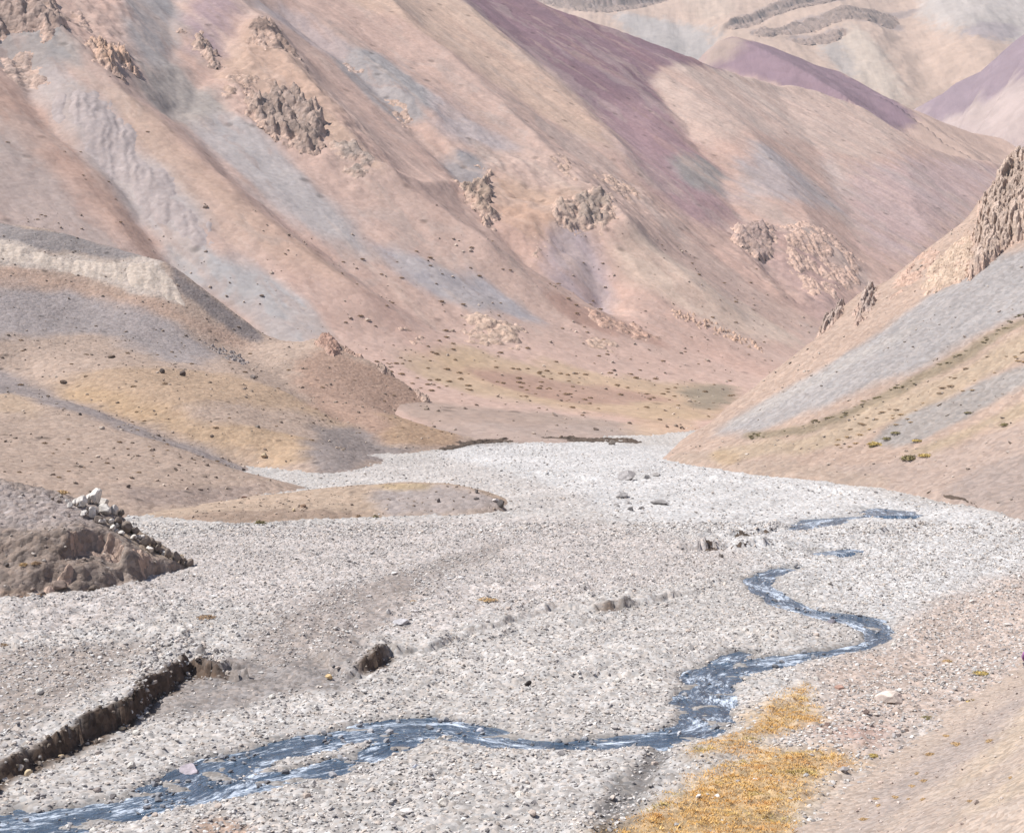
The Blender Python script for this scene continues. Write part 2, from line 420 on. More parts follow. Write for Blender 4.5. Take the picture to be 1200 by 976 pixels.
# =============================================================== SCREE SLOPE ON THE RIGHT
C_FOOT = bpt([(1330,690),(1260,640),(1200,610),(1150,596),(1100,587),(1050,577),(960,565),(860,554),(780,540)])
C_FOOT = np.concatenate([[C_FOOT[0] + (8, -60)], C_FOOT, [C_FOOT[-1] + (C_FOOT[-1] - C_FOOT[-3]) * 4]])
def rightface(x, y):
    x = np.asarray(x, float); y = np.asarray(y, float)
    sd, _ = seg_dist(x, y, C_FOOT); n = -sd
    return bed0(x, y) + np.where(n > 0, slope_profile(n, .22, .66, 7.0, 5.0) - slope_profile(0, .22, .66, 7.0, 5.0), n * .8)
C_CREST = at([(772,534),(800,508),(832,488),(850,472),(870,456),(900,432),(930,411),(960,388),(978,360),(990,350),(1010,334),(1040,322),(1080,290),(1120,262),(1148,236),(1163,211),(1180,192),(1195,180),(1215,160),(1300,80),(1400,0)], rightface)[:, :2]
def right_slope(x, y):
    x = np.asarray(x, float); y = np.asarray(y, float)
    z = rightface(x, y); sd, _ = seg_dist(x, y, C_FOOT); n = -sd
    up = sst(2, 20, n)
    z = z + up * (.5 * fbm(x * .05 + y * .02, y * .09, 4, 101) + .14 * fbm(x * .5, y * .5, 3, 103)) + .09 * fbm(x * .9, y * .9, 3, 105)
    z = z + .35 * sst(-.2, .8, n) * (1 + .6 * fbm(x * .3, y * .3, 3, 107))       # the low cut bank along the river
    sc, _ = seg_dist(x, y, C_CREST)
    z = z - 1.3 * 1.2 * np.logaddexp(0, sc / 1.2)
    return z

# =============================================================== GRASSY HILL ON THE LEFT
A_RIDGE = [(-420,150,300),(-100,236,258),(0,262,256),(50,268,255),(100,278,254),(150,294,252),(195,308,250),(232,334,248),(270,362,246),(312,394,244),(350,402,242),(385,401,240),(415,418,238),(440,431,236),(480,455,233),(500,470,231),(530,494,228),(552,511,225),(566,518,223)]
_ar = [p3(*p) for p in A_RIDGE]
_af = [tuple(q) + (z,) for q, z in zip(bpt([(200,603),(250,592),(300,581),(350,558),(372,559),(420,546),(460,538),(500,529),(540,523),(566,518)]), [.9] * 10)]
_af = [(a, b, .01 * (b - 45) + .05) for a, b, c in _af]
_ai = [p3(*p) for p in [(0,440,193),(100,470,176),(200,520,160),(200,425,214),(300,452,204),(400,468,208),(100,350,238),(300,530,168),(0,340,232),(60,520,150),(-150,440,190),(-350,420,190),(450,480,219)]]
_out = [(-40,112,.6),(-62,104,.6),(-100,100,.8),(-44,100,-2),(-30,118,-1.2),(-14,150,-1.5),(-8,175,-1.5),(2,222,-1.2)]
hill_base = rbf(_ar + _af + _ai + _out)
_arx = np.array([p[:2] for p in _ar])
CREAM_TOP = at([(-80,265),(0,280),(40,290),(60,293),(100,298),(140,303),(178,303),(195,318),(213,336)], hill_base, 100)[:, :2]
def left_hill(x, y):
    x = np.asarray(x, float); y = np.asarray(y, float)
    z = hill_base(x, y)
    d, _ = seg_dist(x, y, _arx[::-1])                    # negative = behind the ridge line
    wx = x + 2.5 * fbm(x * .08, y * .08, 3, 121); wy = y + 2.5 * fbm(x * .08, y * .08, 3, 131)
    for pix, a, w in A_REL: z = z + a * np.exp(-(line_dist(wx, wy, pix) / w) ** 2)
    up = sst(1.5, 6, z)
    z = z + up * .9 * fbm(x * .045, y * .03, 3, 111) + .22 * fbm(x * .3, y * .3, 3, 113) + .10 * fbm(x * 1.1, y * 1.1, 3, 115)
    z = z - .9 * np.maximum(0, -d)
    return z
A_REL = [(at(p, hill_base, 100)[:, :2], a, w) for p, a, w in [
    ([(0,425),(80,455),(200,500),(280,530),(330,558)], -1.5, 5), ([(0,470),(120,510),(250,555),(330,575)], .8, 6),
    ([(130,430),(250,480),(330,520),(380,540)], .9, 6), ([(270,400),(340,440),(400,480),(430,520)], -1.3, 5),
    ([(385,402),(440,430),(500,470),(555,512)], .5, 3.5)]]

# =============================================================== KNOLL, GRAVEL BAR, NEAR SLOPE
_kc = [p3(*p) for p in [(-160,540,98),(-60,560,96),(0,567,96),(40,571,96.5),(70,581,97),(110,589,97),(135,600,97),(150,614,97),(170,630,97),(200,650,96.5),(222,661,96)]]
_kf = [(a, b, .01 * (b - 45) + .1) for a, b in bpt([(-200,712),(-60,708),(0,705),(60,700),(120,694),(170,685),(205,673),(226,664)])]
_ki = [p3(*p) for p in [(0,620,90.5),(60,615,91.5),(110,640,91),(-100,615,90),(150,655,92),(60,660,87.6),(0,665,86.8)]]
_ko = [(a, b - 5, -2.0) for a, b, c in _kf]
knoll_base = rbf(_kc + _kf + _ki + _ko)
_kcx = np.array([p[:2] for p in _kc])
def knoll(x, y):
    x = np.asarray(x, float); y = np.asarray(y, float)
    z = knoll_base(x, y); d, _ = seg_dist(x, y, _kcx[::-1])
    z = z + .4 * fbm(x * .35, y * .35, 4, 141) + .22 * ridged(x * .9, y * .6, 4, 143, .6) + .10 * fbm(x * 2.2, y * 2.2, 3, 145)
    for P, a, w, h in K_STEP:                            # ledges with overhung dark faces
        s, _ = seg_dist(x + .5 * fbm(x * .8, y * .8, 3, 151), y + .5 * fbm(x * .8, y * .8, 3, 153), P); dl = line_dist(x, y, P)
        z = z + a * (sst(-w, w, s) - .5) * np.exp(-(dl / h) ** 2)
    return z - .55 * np.maximum(0, -d) - .3 * np.maximum(0, -d - 2)
K_STEP = [(at(p, knoll_base, 60, 140)[:, :2], a, w, h) for p, a, w, h in [
    ([(85,640),(100,632),(120,634),(140,648),(142,655)], 1.2, .3, 1.5), ([(48,680),(62,676),(80,680),(92,676)], .8, .3, 1.2),
    ([(95,690),(112,688),(122,682)], .6, .3, 1.0), ([(0,645),(20,640),(45,640),(70,638)], .5, .25, .9), ([(150,668),(165,674),(190,674),(205,670)], .9, .25, .9), ([(20,655),(40,650)], .4, .2, .6)]]

_sc = [p3(*p) for p in [(120,596,127),(200,595,129),(300,581,131),(360,575,132),(400,571,132),(470,567,132),(520,568,131),(550,572,130),(575,581,128),(588,591,126)]]
_sf = [(a, b, .01 * (b - 45) + .06) for a, b in bpt([(110,604),(180,607),(250,613),(300,612.5),(350,611),(400,607),(450,605),(500,604),(560,603),(585,600),(594,596)])]
_si = [p3(*p) for p in [(300,594,125),(400,588,126),(480,584,127.5),(540,585,127)]]
bar_base = rbf(_sc + _sf + _si + [(a, b - 4, -1.2) for a, b, c in _sf])
_scx = np.array([p[:2] for p in _sc])
def gravel_bar(x, y):
    x = np.asarray(x, float); y = np.asarray(y, float)
    z = bar_base(x, y); d, _ = seg_dist(x, y, _scx[::-1])
    z = z + .12 * fbm(x * .4, y * .4, 4, 161) + .06 * fbm(x * 1.5, y * 1.5, 3, 163)
    return z - .22 * np.maximum(0, -d) - .4 * np.maximum(0, -d - 5)

G_FOOT = bpt([(700,1500),(880,1040),(945,985),(1000,938),(1060,897),(1130,848),(1200,800),(1300,740),(1500,660)])
def nearface(x, y):
    x = np.asarray(x, float); y = np.asarray(y, float)
    sd, _ = seg_dist(x, y, G_FOOT); n = -sd
    return bed_smooth(x, y) + np.where(n > -1.5, slope_profile(n, .12, .5, 2.0, 1.5) - slope_profile(-1.0, .12, .5, 2.0, 1.5), -.4)
def near_slope(x, y):
    x = np.asarray(x, float); y = np.asarray(y, float)
    sd, _ = seg_dist(x, y, G_FOOT); n = -sd
    z = nearface(x, y)
    return z + .22 * fbm(x * .3, y * .3, 4, 171) * sst(-1, 4, n) + .05 * fbm(x * 1.7, y * 1.7, 4, 173) + .02 * fbm(x * 6, y * 6, 2, 175)

# =============================================================== FAR RIDGES
def ridge_surface(crest, front, back, rough, seed):
    C = np.array(crest); pts = C[:, :2]; zs = list(C[:, 2])
    def Hs(x, y):
        x = np.asarray(x, float); y = np.asarray(y, float)
        d, z = seg_dist(x, y, pts, zs)                    # crest runs left to right: + is behind it
        f = np.where(d < 0, -front * (np.sqrt(d * d + 36) - 6), -back * (np.sqrt(d * d + 9) - 3))
        return z + f + rough * fbm(x * .012, y * .012, 4, seed) * sst(0, 60, np.abs(d)) + .5 * fbm(x * .05, y * .05, 3, seed + 3)
    return Hs
D_CREST = [p3(*p) for p in [(640,150,840),(760,105,900),(815,76,920),(829,60,925),(842,49,930),(856,43,935),(877,48,940),(900,55,945),(927,66,950),(943,74,955),(977,83,960),(1000,96,965),(1027,112,970),(1050,123,975),(1067,129,978),(1100,143,985),(1133,155,992),(1155,159,996),(1200,167,1005),(1300,185,1020),(1400,200,1040)]]
far_ridge = ridge_surface(D_CREST, .52, .6, 5, 201)
F_CREST = [p3(*p) for p in [(1030,160,1240),(1066,132,1225),(1085,121,1215),(1105,110,1205),(1120,98,1200),(1150,84,1190),(1175,62,1180),(1195,45,1170),(1230,20,1155),(1300,-30,1120),(1420,-120,1080)]]
side_ridge = ridge_surface(F_CREST, .85, .6, 6, 211)
EU = np.array([.12, .993])
def farface(x, y):
    x = np.asarray(x, float); y = np.asarray(y, float)
    n = x * EU[0] + y * EU[1]
    return 16 + .60 * (n - 1330)
E_STEP = [  # cliff bands of the far mountain
    ([(620,-2),(655,2),(690,8),(720,4),(760,-6),(800,-20)], 12, 5), ([(857,36),(880,24),(905,14),(930,6),(960,0),(990,-8)], 9, 5),
    ([(880,46),(920,36),(950,28),(985,22),(1010,14),(1050,6),(1080,0)], 3, 4), ([(925,47),(960,46),(990,40)], 4, 4), ([(1000,26),(1030,18),(1056,18)], 4, 4)]
_est = [(at(p, farface, 900, 3000)[:, :2], a, w) for p, a, w in E_STEP]
E_REL = [(at(p, farface, 900, 3000)[:, :2], a, w) for p, a, w in [
    ([(1050,-10),(1075,60),(1090,120)], -22, 60), ([(1000,20),(1045,75),(1070,128)], 10, 40), ([(760,-20),(800,30),(830,80)], -10, 50), ([(1130,0),(1150,70)], 14, 50), ([(850,30),(960,100)], 8, 40)]]
def far_mountain(x, y):
    x = np.asarray(x, float); y = np.asarray(y, float)
    z = farface(x, y)
    wx = x + 14 * fbm(x * .02, y * .02, 4, 221); wy = y + 14 * fbm(x * .02, y * .02, 4, 231)
    for P, a, w in _est:
        s, _ = seg_dist(wx, wy, P); dl = line_dist(wx, wy, P)
        z = z + a * (sst(-w, w, s) - .5) * np.exp(-(dl / (a * 2.0)) ** 2) * (1 + .5 * fbm(x * .06, y * .06, 3, 235))
    for P, a, w in E_REL: z = z + a * np.exp(-(line_dist(wx, wy, P) / w) ** 2)
    return z + 6 * fbm(x * .008, y * .008, 4, 225) + 2.2 * ridged(x * .03, y * .008, 3, 227) + .8 * fbm(x * .08, y * .08, 3, 229)
# =============================================================== BUILD THE GROUND
KB = np.array([1.70, 1.70, 1.66])                                              # sunlit picture value / soil reflectance
M_bed = soil('river_gravel', fine=2.2, fine_amt=.22, cell=5.5, cell_amt=.28, bump=.45, dist=.08, big=.09, big_amt=.10)
M_hill = soil('hill_soil', fine=.9, fine_amt=.16, cell=1.8, cell_amt=.13, bump=.7, dist=.25, big=.06, big_amt=.10, speck=.5, speck_size=.5)
M_scree = soil('scree', fine=1.2, fine_amt=.13, cell=2.2, cell_amt=.14, bump=.45, dist=.15, big=.05, big_amt=.06, rill=((.9, .43), .9, .07, .09))
M_mtn = soil('mountain_scree', fine=.7, fine_amt=.09, cell=1.1, cell_amt=.08, bump=.22, dist=.3, big=.03, big_amt=.06, speck=.4, speck_size=.2, rill=((-.673, .74), .5, .05, .03))
M_near = soil('near_soil', fine=5.0, fine_amt=.12, cell=7.0, cell_amt=.22, bump=.5, dist=.06, big=.25, big_amt=.06, rill=((.59, .81), 1.0, .10, .07))
M_far = soil('far_scree', fine=.06, fine_amt=.08, cell=.12, cell_amt=.05, bump=.3, dist=2, big=.008, big_amt=.06, rill=((.12, .993), .06, .008, .09))
M_knoll = soil('knoll_rock', fine=1.6, fine_amt=.25, cell=3.0, cell_amt=.22, bump=.8, dist=.25, big=.3, big_amt=.15)

# ---- riverbed
ys = [20.0]
while ys[-1] < 330:
    y = ys[-1]; ys.append(y + (.5 if y < 40 else max(.13, .0000205 * y * y + .0012 * y)))
ys = np.array(ys); 
xs = np.concatenate([np.arange(-150, -48, .8), np.arange(-48, 52, .135), np.arange(52, 140, .8)])
X, Y = np.meshgrid(xs, ys)
Z = bed(X, Y)
GRASS = [(700,985),(740,960),(790,925),(812,905),(850,893),(868,883),(842,884),(812,888),(800,880),(825,868),(860,862),(880,858),(892,845),(900,828),(925,808),(950,800),(955,815),(945,826),(962,838),(958,850),(925,856),(905,862),(880,868),(895,878),(940,882),(985,884),(997,892),(985,902),(960,912),(945,922),(950,935),(925,950),(935,976),(930,1010),(900,1060),(700,1040)]
bed_zones = [
    ([(500,520),(760,516),(960,565),(1200,612),(1260,640),(1260,700),(1150,700),(1040,735),(960,700),(860,640),(640,580),(540,552)], (222,219,216), 3.0, .9),
    ([(0,700),(200,620),(600,606),(720,615),(870,645),(860,670),(720,700),(560,735),(440,765),(300,700),(100,740),(0,760)], (209,200,194), 2.5, .9),
    ([(380,555),(480,532),(560,545),(680,575),(690,600),(600,600),(560,570),(420,566)], (213,206,200), 2, .9),
    ([(-60,780),(100,770),(195,762),(150,800),(110,840),(0,890),(-60,920)], (178,167,159), 1.2),
    ([(290,740),(380,705),(450,675),(500,665),(580,630),(610,640),(500,690),(470,715),(440,760),(410,790),(340,795),(270,775)], (172,161,154), 1.5, .85),
    ([(200,800),(230,785),(300,775),(400,795),(420,815),(330,812),(260,835),(200,850),(165,850),(170,835),(195,826)], (166,158,153), .8),
    ([(1045,745),(1120,700),(1260,640),(1260,820),(1130,850),(1050,895),(1000,905),(940,960),(960,900),(900,850),(960,790)], (206,187,174), 2.0, .9),
    ([(950,860),(1000,850),(1060,850),(1040,875),(980,868)], (196,168,156), .8, .8),
    ([(208,985),(225,958),(262,950),(298,955),(305,985)], (196,172,155), .5),
    ([(760,870),(785,872),(770,905),(750,925),(745,950),(720,990),(690,985),(715,940),(735,905)], (140,136,136), .6, .75),
    (GRASS, (204,172,124), 1.3, .85),
    ([(500,526),(560,519),(640,516),(600,522)], (170,160,152), .6, .4)]
col = paint(X, Y, (209,203,197), bed_zones, bed0, warp=1.1, ws=.22, K=KB, seed=3)
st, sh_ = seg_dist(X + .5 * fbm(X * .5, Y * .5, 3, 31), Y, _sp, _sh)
darkened = sst(.75, .15, np.abs(st + .1)) * sst(.52, .75, sh_)          # shade of the steep cut bank faces, painted into the soil colour
col = col * (1 - darkened[..., None]) + lin((112,96,84)) / KB * darkened[..., None]
wet = np.zeros(X.shape)
for nm, (P, W), dep in WATERS + [(None, SHALLOW, .1)]:
    s3, w3 = seg_dist(X, Y, P, list(W)); d3 = np.maximum(np.abs(s3), line_dist(X, Y, P) - .3)
    wet = np.maximum(wet, sst(w3 * .5 + .55, w3 * .5, d3 + .3 * fbm(X * 1.3, Y * 1.3, 3, 77)))
col = col * (1 - .32 * wet[..., None]) 
st, _ = seg_dist(X, Y, _sp)
dry = fbm(X * .16, Y * .5, 4, 91)
q = .16 * fbm(st * .45, Y * .05, 4, 95) + .10 * fbm(st * 1.4, Y * .14, 3, 97)
col = col * (1 + q)[..., None]
col = col * (1 + .10 * dry + .10 * fbm(X * .5, Y * 1.3, 3, 93))[..., None]
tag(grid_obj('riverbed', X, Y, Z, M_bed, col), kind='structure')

# ---- mountain across the valley
sg = np.arange(-330, 640, .58); ng = np.arange(-64, 470, .75)
S, Nn = np.meshgrid(sg, ng)
X = B0[0] + S * BT[0] + Nn * BU[0]; Y = B0[1] + S * BT[1] + Nn * BU[1]
keep = (Y > 60) & (np.abs(X) < .55 * Y + 25)
keep &= seg_dist(X, Y, B_CREST)[0] < 22
Z = np.zeros(X.shape); Z[keep] = mountain(X[keep], Y[keep])
KM = np.array([1.42, 1.44, 1.42])
mz = [
    ([(-60,90),(0,140),(70,205),(150,290),(200,330),(260,380),(120,330),(-60,280)], (188,168,158), 5),
    ([(-40,50),(0,82),(60,132),(130,195),(175,245),(215,300),(260,345),(330,410),(250,365),(160,292),(90,222),(-40,110)], (198,164,146), 4),
    ([(15,50),(60,82),(100,108),(150,148),(205,212),(245,262),(268,295),(225,282),(172,240),(120,182),(60,122),(25,85)], (192,180,177), 3),
    ([(-40,20),(40,42),(80,68),(92,95),(45,75),(-40,60)], (166,158,156), 3),
    ([(120,112),(190,150),(240,205),(300,255),(360,305),(440,365),(360,340),(270,275),(200,215),(140,150)], (202,170,150), 4),
    ([(135,-30),(215,-30),(214,40),(205,75),(172,84),(146,44)], (172,166,166), 5),
    ([(150,88),(206,58),(222,100),(238,90),(258,118),(250,150),(225,150),(165,128)], (170,160,155), 5),
    ([(220,140),(290,138),(340,190),(420,262),(450,310),(330,252),(240,172)], (190,180,178), 5),
    ([(195,262),(255,285),(325,328),(385,385),(360,402),(325,398),(270,345),(212,298)], (182,177,177), 3),
    ([(258,85),(285,38),(335,70),(400,165),(455,240),(385,190),(300,112),(262,102)], (200,168,147), 4),
    ([(215,5),(262,10),(284,28),(252,72),(226,62)], (178,152,152), 4),
    ([(270,10),(340,8),(400,48),(470,84),(560,150),(610,190),(540,172),(478,122),(418,78),(345,42)], (192,173,168), 4),
    ([(385,52),(440,58),(492,95),(515,132),(470,140),(418,100)], (172,165,165), 3),
    ([(375,-30),(540,-20),(600,58),(690,132),(740,190),(650,148),(560,92),(480,42),(405,8)], (214,182,160), 5),
    ([(515,-10),(580,-40),(640,-20),(720,25),(805,64),(880,85),(880,96),(800,84),(762,92),(772,125),(830,190),(820,215),(740,160),(680,112),(600,48)], (150,119,126), 4),
    ([(690,120),(770,110),(840,192),(866,262),(800,250),(740,190)], (180,146,148), 8, .9),
    ([(765,92),(790,80),(850,84),(900,90),(960,110),(1035,145),(1075,175),(1010,192),(905,150),(835,178),(790,130)], (212,184,168), 4),
    ([(862,192),(885,176),(905,182),(955,215),(1010,255),(950,245),(870,236)], (187,175,174), 5),
    ([(783,186),(812,178),(835,184),(852,205),(842,222),(812,217)], (166,156,150), 4),
    ([(985,190),(1190,192),(1150,240),(1050,310),(1000,275)], (202,174,167), 8),
    ([(960,170),(985,185),(1000,225),(985,235),(968,205)], (214,194,184), 5, .7),
    ([(545,195),(640,228),(730,282),(640,290),(580,250)], (198,165,143), 5),
    ([(505,165),(560,182),(572,205),(560,220),(545,218)], (140,138,142), 2.5),
    ([(430,278),(520,315),(620,358),(660,382),(560,362),(478,330)], (180,172,175), 3),
    ([(628,285),(680,276),(702,310),(728,362),(695,345),(650,318)], (187,171,174), 3),
    ([(715,298),(765,308),(875,370),(960,402),(905,412),(780,362),(722,332)], (217,190,170), 4),
    ([(480,408),(600,418),(760,448),(870,452),(835,500),(600,472),(470,440)], (196,168,140), 4),
    ([(484,414),(540,405),(585,422),(530,432)], (198,172,138), 3, .6),
    ([(430,455),(560,478),(700,488),(770,500),(600,522),(520,515)], (176,154,140), 3),
    ([(380,508),(520,500),(770,498),(770,525),(520,530),(380,545)], (178,158,146), 3),
    ([(535,425),(600,436),(700,452),(800,470),(690,478),(560,447)], (180,148,130), 2.5),
    ([(640,345),(700,365),(775,400),(770,408),(690,385),(640,360)], (178,142,126), 2, .8),
    ([(795,452),(860,450),(845,482),(805,478)], (150,138,120), 2, .8),
    ([(740,470),(820,478),(800,520),(740,510)], (198,170,138), 2.5, .6),
    ([(860,250),(900,262),(1000,330),(960,380),(930,330),(870,285)], (190,160,150), 5)]
mz = [(z[0], (z[1][0] + 1, z[1][1] - 1, z[1][2] - 4)) + tuple(z[2:]) if z[1][0] - z[1][2] < 16 and z[1][1] > 145 else z for z in mz]
col = paint(X, Y, (206,174,158), mz, bigface, warp=5.0, ws=.04, K=KM, seed=13, fall=BU)
ss, nn = S, Nn
low = sst(70, 20, nn)
col = col * (1 + low * (.13 * fbm(X * .12, Y * .10, 4, 431) + .10 * fbm(X * .5, Y * .35, 3, 433)))[..., None]
up = sst(5, 50, nn)
for (fs, fn, lo_, hi_, rgb, sd_, al) in [(.05, .012, .16, .24, (190,174,164), 401, .3), (.09, .016, .2, .27, (190,156,140), 405, .3), (.13, .02, .22, .3, (214,188,171), 411, .3), (.07, .03, .26, .32, (176,158,148), 415, .3), (.2, .03, .3, .36, (174,146,132), 421, .3)]:
    q = fbm(ss * fs + .6 * fbm(X * .06, Y * .06, 3, sd_ + 2), nn * fn, 5, sd_, .58)
    a = (sst(lo_, hi_, q) * al * up)[..., None]; col = col * (1 - a) + lin(rgb) / KM * a
st = fbm(ss * .14, nn * .010, 4, 301) + .6 * fbm(ss * .45, nn * .03, 3, 305)
mo = fbm(X * .03, Y * .03, 4, 307)
col = col * (1 + .06 * st + .06 * mo)[..., None]
pinkish = np.clip(fbm(ss * .05, nn * .006, 3, 311), -.6, .6)[..., None]
col = col * (1 + pinkish * np.array([.05, -.03, -.06]))
g_ = col @ np.array([.25, .6, .15]); col = (g_[..., None] + (col - g_[..., None]) * .90) * .96
tag(grid_obj('mountain', X, Y, Z, M_mtn, col, keep), kind='structure')

# ---- right scree slope
xs = np.arange(4, 130, .33); ysr = np.arange(40, 290, .45)
X, Y = np.meshgrid(xs, ysr)
fd, _ = seg_dist(X, Y, C_FOOT); cd, _ = seg_dist(X, Y, C_CREST)
keep = (fd < 3) & (cd < 25)
Z = np.zeros(X.shape); Z[keep] = right_slope(X[keep], Y[keep])
KC = np.array([1.86, 1.92, 2.06])
cz = [
    ([(1300,250),(1300,330),(1200,372),(1080,432),(960,482),(885,508),(830,518),(850,498),(930,455),(1000,415),(1100,345),(1200,285)], (187,181,184), 1.6),
    ([(840,505),(900,470),(980,430),(1070,385),(1060,398),(960,450),(880,498)], (203,196,196), 1.2, .7),
    ([(860,512),(950,502),(1080,442),(1200,372),(1300,325),(1300,340),(1200,384),(1085,452),(960,510),(880,520)], (160,146,124), .6, .8),
    ([(1300,350),(1200,388),(1090,450),(960,512),(880,522),(820,535),(900,540),(1000,522),(1100,480),(1200,425),(1300,385)], (204,182,160), 1.2, .85),
    ([(1300,400),(1200,430),(1100,470),(1035,505),(1010,528),(1060,530),(1140,492),(1200,455),(1300,420)], (182,174,173), .8),
    ([(1300,430),(1200,468),(1140,503),(1060,532),(1050,545),(1100,540),(1200,492),(1300,455)], (196,176,150), 1.1, .7),
    ([(1300,460),(1200,500),(1070,546),(960,545),(960,572),(1100,592),(1200,616),(1300,640)], (199,177,168), .8),
    ([(1300,500),(1200,540),(1130,560),(1105,582),(1200,612),(1300,630)], (184,167,162), 1.0, .9),
    ([(780,545),(860,556),(960,567),(1040,577),(1040,560),(960,548),(860,540),(800,528)], (200,178,165), .7, .8),
    ([(840,528),(880,538),(850,550),(830,545)], (204,176,140), .8, .6)]
col = paint(X, Y, (206,180,167), cz, rightface, warp=1.6, ws=.16, K=KC, seed=23, fall=np.array([.9, .43]))
st = fbm((X * .43 - Y * .9) * .3, (X * .9 + Y * .43) * .03, 4, 321)
band = fbm((X * .43 - Y * .9) * .04, (X * .9 + Y * .43) * .35, 3, 325)
col = col * (1 + .09 * st + .05 * band)[..., None]
g_ = col @ np.array([.25, .6, .15]); col = g_[..., None] + (col - g_[..., None]) * .88
tag(grid_obj('scree_slope', X, Y, Z, M_scree, col, keep), kind='structure')

# ---- left hill
xs = np.arange(-190, 12, .4); ysl = np.arange(92, 300, .5)
X, Y = np.meshgrid(xs, ysl)
d, _ = seg_dist(X, Y, _arx[::-1])
Z = left_hill(X, Y)
keep = (d > -30) & (Z > -1.5) & (X > -.62 * Y - 30)
KA = np.array([1.74, 1.80, 1.77])
az = [
    ([(-100,300),(0,308),(60,313),(200,352),(305,398),(260,402),(150,362),(0,330),(-100,330)], (198,170,150), 2.5),
    ([(-100,320),(0,330),(100,345),(220,385),(270,420),(200,428),(100,382),(0,402),(-100,400)], (178,168,164), 3),
    ([(-100,240),(0,262),(60,268),(130,285),(190,305),(180,306),(100,300),(0,282),(-100,268)], (160,152,148), .8),
    ([(-80,270),(0,281),(60,294),(120,301),(178,304),(196,318),(214,338),(220,362),(190,350),(130,331),(60,313),(0,306),(-80,298)], (212,198,184), .9),
    ([(190,300),(232,334),(312,394),(300,402),(250,370),(212,340)], (150,140,136), 1.0),
    ([(40,442),(130,434),(300,440),(400,478),(425,502),(370,482),(300,470),(200,482),(100,462)], (202,172,138), 3, .65),
    ([(45,440),(150,474),(300,535),(380,545),(385,520),(250,500),(120,445)], (204,173,134), 2.4, .65),
    ([(-100,390),(0,420),(60,450),(200,500),(340,550),(280,550),(150,512),(0,462),(-100,440)], (170,159,154), 2),
    ([(380,398),(440,430),(500,470),(566,516),(480,522),(400,490),(335,440)], (189,159,139), 2),
    ([(460,480),(520,495),(560,515),(480,522),(440,505)], (196,166,134), 1.4, .8),
    ([(365,490),(420,488),(455,520),(510,528),(380,562),(350,545)], (160,149,143), 1.6),
    ([(-100,440),(0,460),(60,480),(40,500),(0,490),(-100,470)], (200,175,148), 2, .8),
    ([(100,560),(250,575),(330,570),(260,590),(180,606)], (176,158,147), 1.5, .8)]
col = paint(X, Y, (195,173,155), az, hill_base, warp=2.5, ws=.10, K=KA, seed=33)
mo = fbm(X * .12, Y * .12, 4, 331); fi = fbm(X * .7, Y * .7, 3, 333) + .8 * np.minimum(0, fbm(X * .25, Y * .25, 4, 335))
col = col * (1 + .09 * mo + .10 * fi)[..., None]
g_ = col @ np.array([.25, .6, .15]); col = g_[..., None] + (col - g_[..., None]) * .92
tag(grid_obj('hill', X, Y, Z, M_hill, col, keep), kind='structure')

# ---- knoll, gravel bar
xs = np.arange(-62, -16, .14); ysk = np.arange(76, 122, .16)
X, Y = np.meshgrid(xs, ysk); Z = knoll(X, Y); keep = Z > bed_smooth(X, Y) - .9
kz = [([(-100,545),(0,566),(70,580),(140,600),(110,620),(40,620),(-100,620)], (176,163,158), .9), ([(130,605),(225,663),(200,668),(130,628)], (176,158,142), .6, .8),
      ([(-60,700),(0,690),(90,690),(60,702),(-60,712)], (178,152,132), .6, .8), ([(-60,620),(60,625),(130,660),(60,690),(-60,680)], (150,134,124), 1.0, .8)]
col = paint(X, Y, (160,145,136), kz, knoll_base, warp=1.0, ws=.4, K=1.55, seed=43)
col = col * (1 + .14 * fbm(X * .8, Y * .8, 4, 341))[..., None]
tag(grid_obj('rocky_knoll', X, Y, Z, M_knoll, col, keep), kind='structure')

xs = np.arange(-50, 3, .17); yss = np.arange(110, 148, .2)
X, Y = np.meshgrid(xs, yss); Z = gravel_bar(X, Y); keep = Z > bed_smooth(X, Y) - .7
sz = [([(440,568),(530,566),(600,590),(600,606),(460,606),(440,590)], (184,171,164), 1.6), ([(440,564),(505,564),(500,574),(450,574)], (208,182,142), .8, .7),
      ([(180,606),(300,598),(430,596),(440,606),(300,615),(180,612)], (170,148,132), .6, .8)]
col = paint(X, Y, (198,175,154), sz, bar_base, warp=1.0, ws=.3, K=KB, seed=53)
col = col * (1 + .10 * fbm(X * .6, Y * .6, 4, 351))[..., None]
tag(grid_obj('gravel_bar', X, Y, Z, M_hill, col, keep), kind='structure')

# ---- near slope, the foot of the camera's hillside
xs = np.arange(-30, 70, .14); ysn = np.arange(-25, 105, .16)
X, Y = np.meshgrid(xs, ysn); fd, _ = seg_dist(X, Y, G_FOOT); keep = (fd < 2.2) & ((Y > 22) | (fd > -45))
Z = np.zeros(X.shape); Z[keep] = near_slope(X[keep], Y[keep])
gz = [([(1000,940),(1060,900),(1130,850),(1200,805),(1300,760),(1300,800),(1160,880),(1060,950),(960,1010)], (188,173,163), .9),
      ([(1080,940),(1200,830),(1300,760),(1300,860),(1150,960)], (205,186,166), .8, .9), ([(1000,1000),(1150,900),(1300,800),(1300,830),(1160,930),(1060,1000)], (195,178,166), .7, .7)]
col = paint(X, Y, (199,181,166), gz, nearface, warp=.6, ws=.5, K=KB, seed=63)
col = col * (1 + .10 * fbm(X * .5, Y * .5, 4, 361) + .05 * fbm(X * 4, Y * 4, 3, 363))[..., None]
tag(grid_obj('hillside', X, Y, Z, M_near, col, keep), kind='structure')

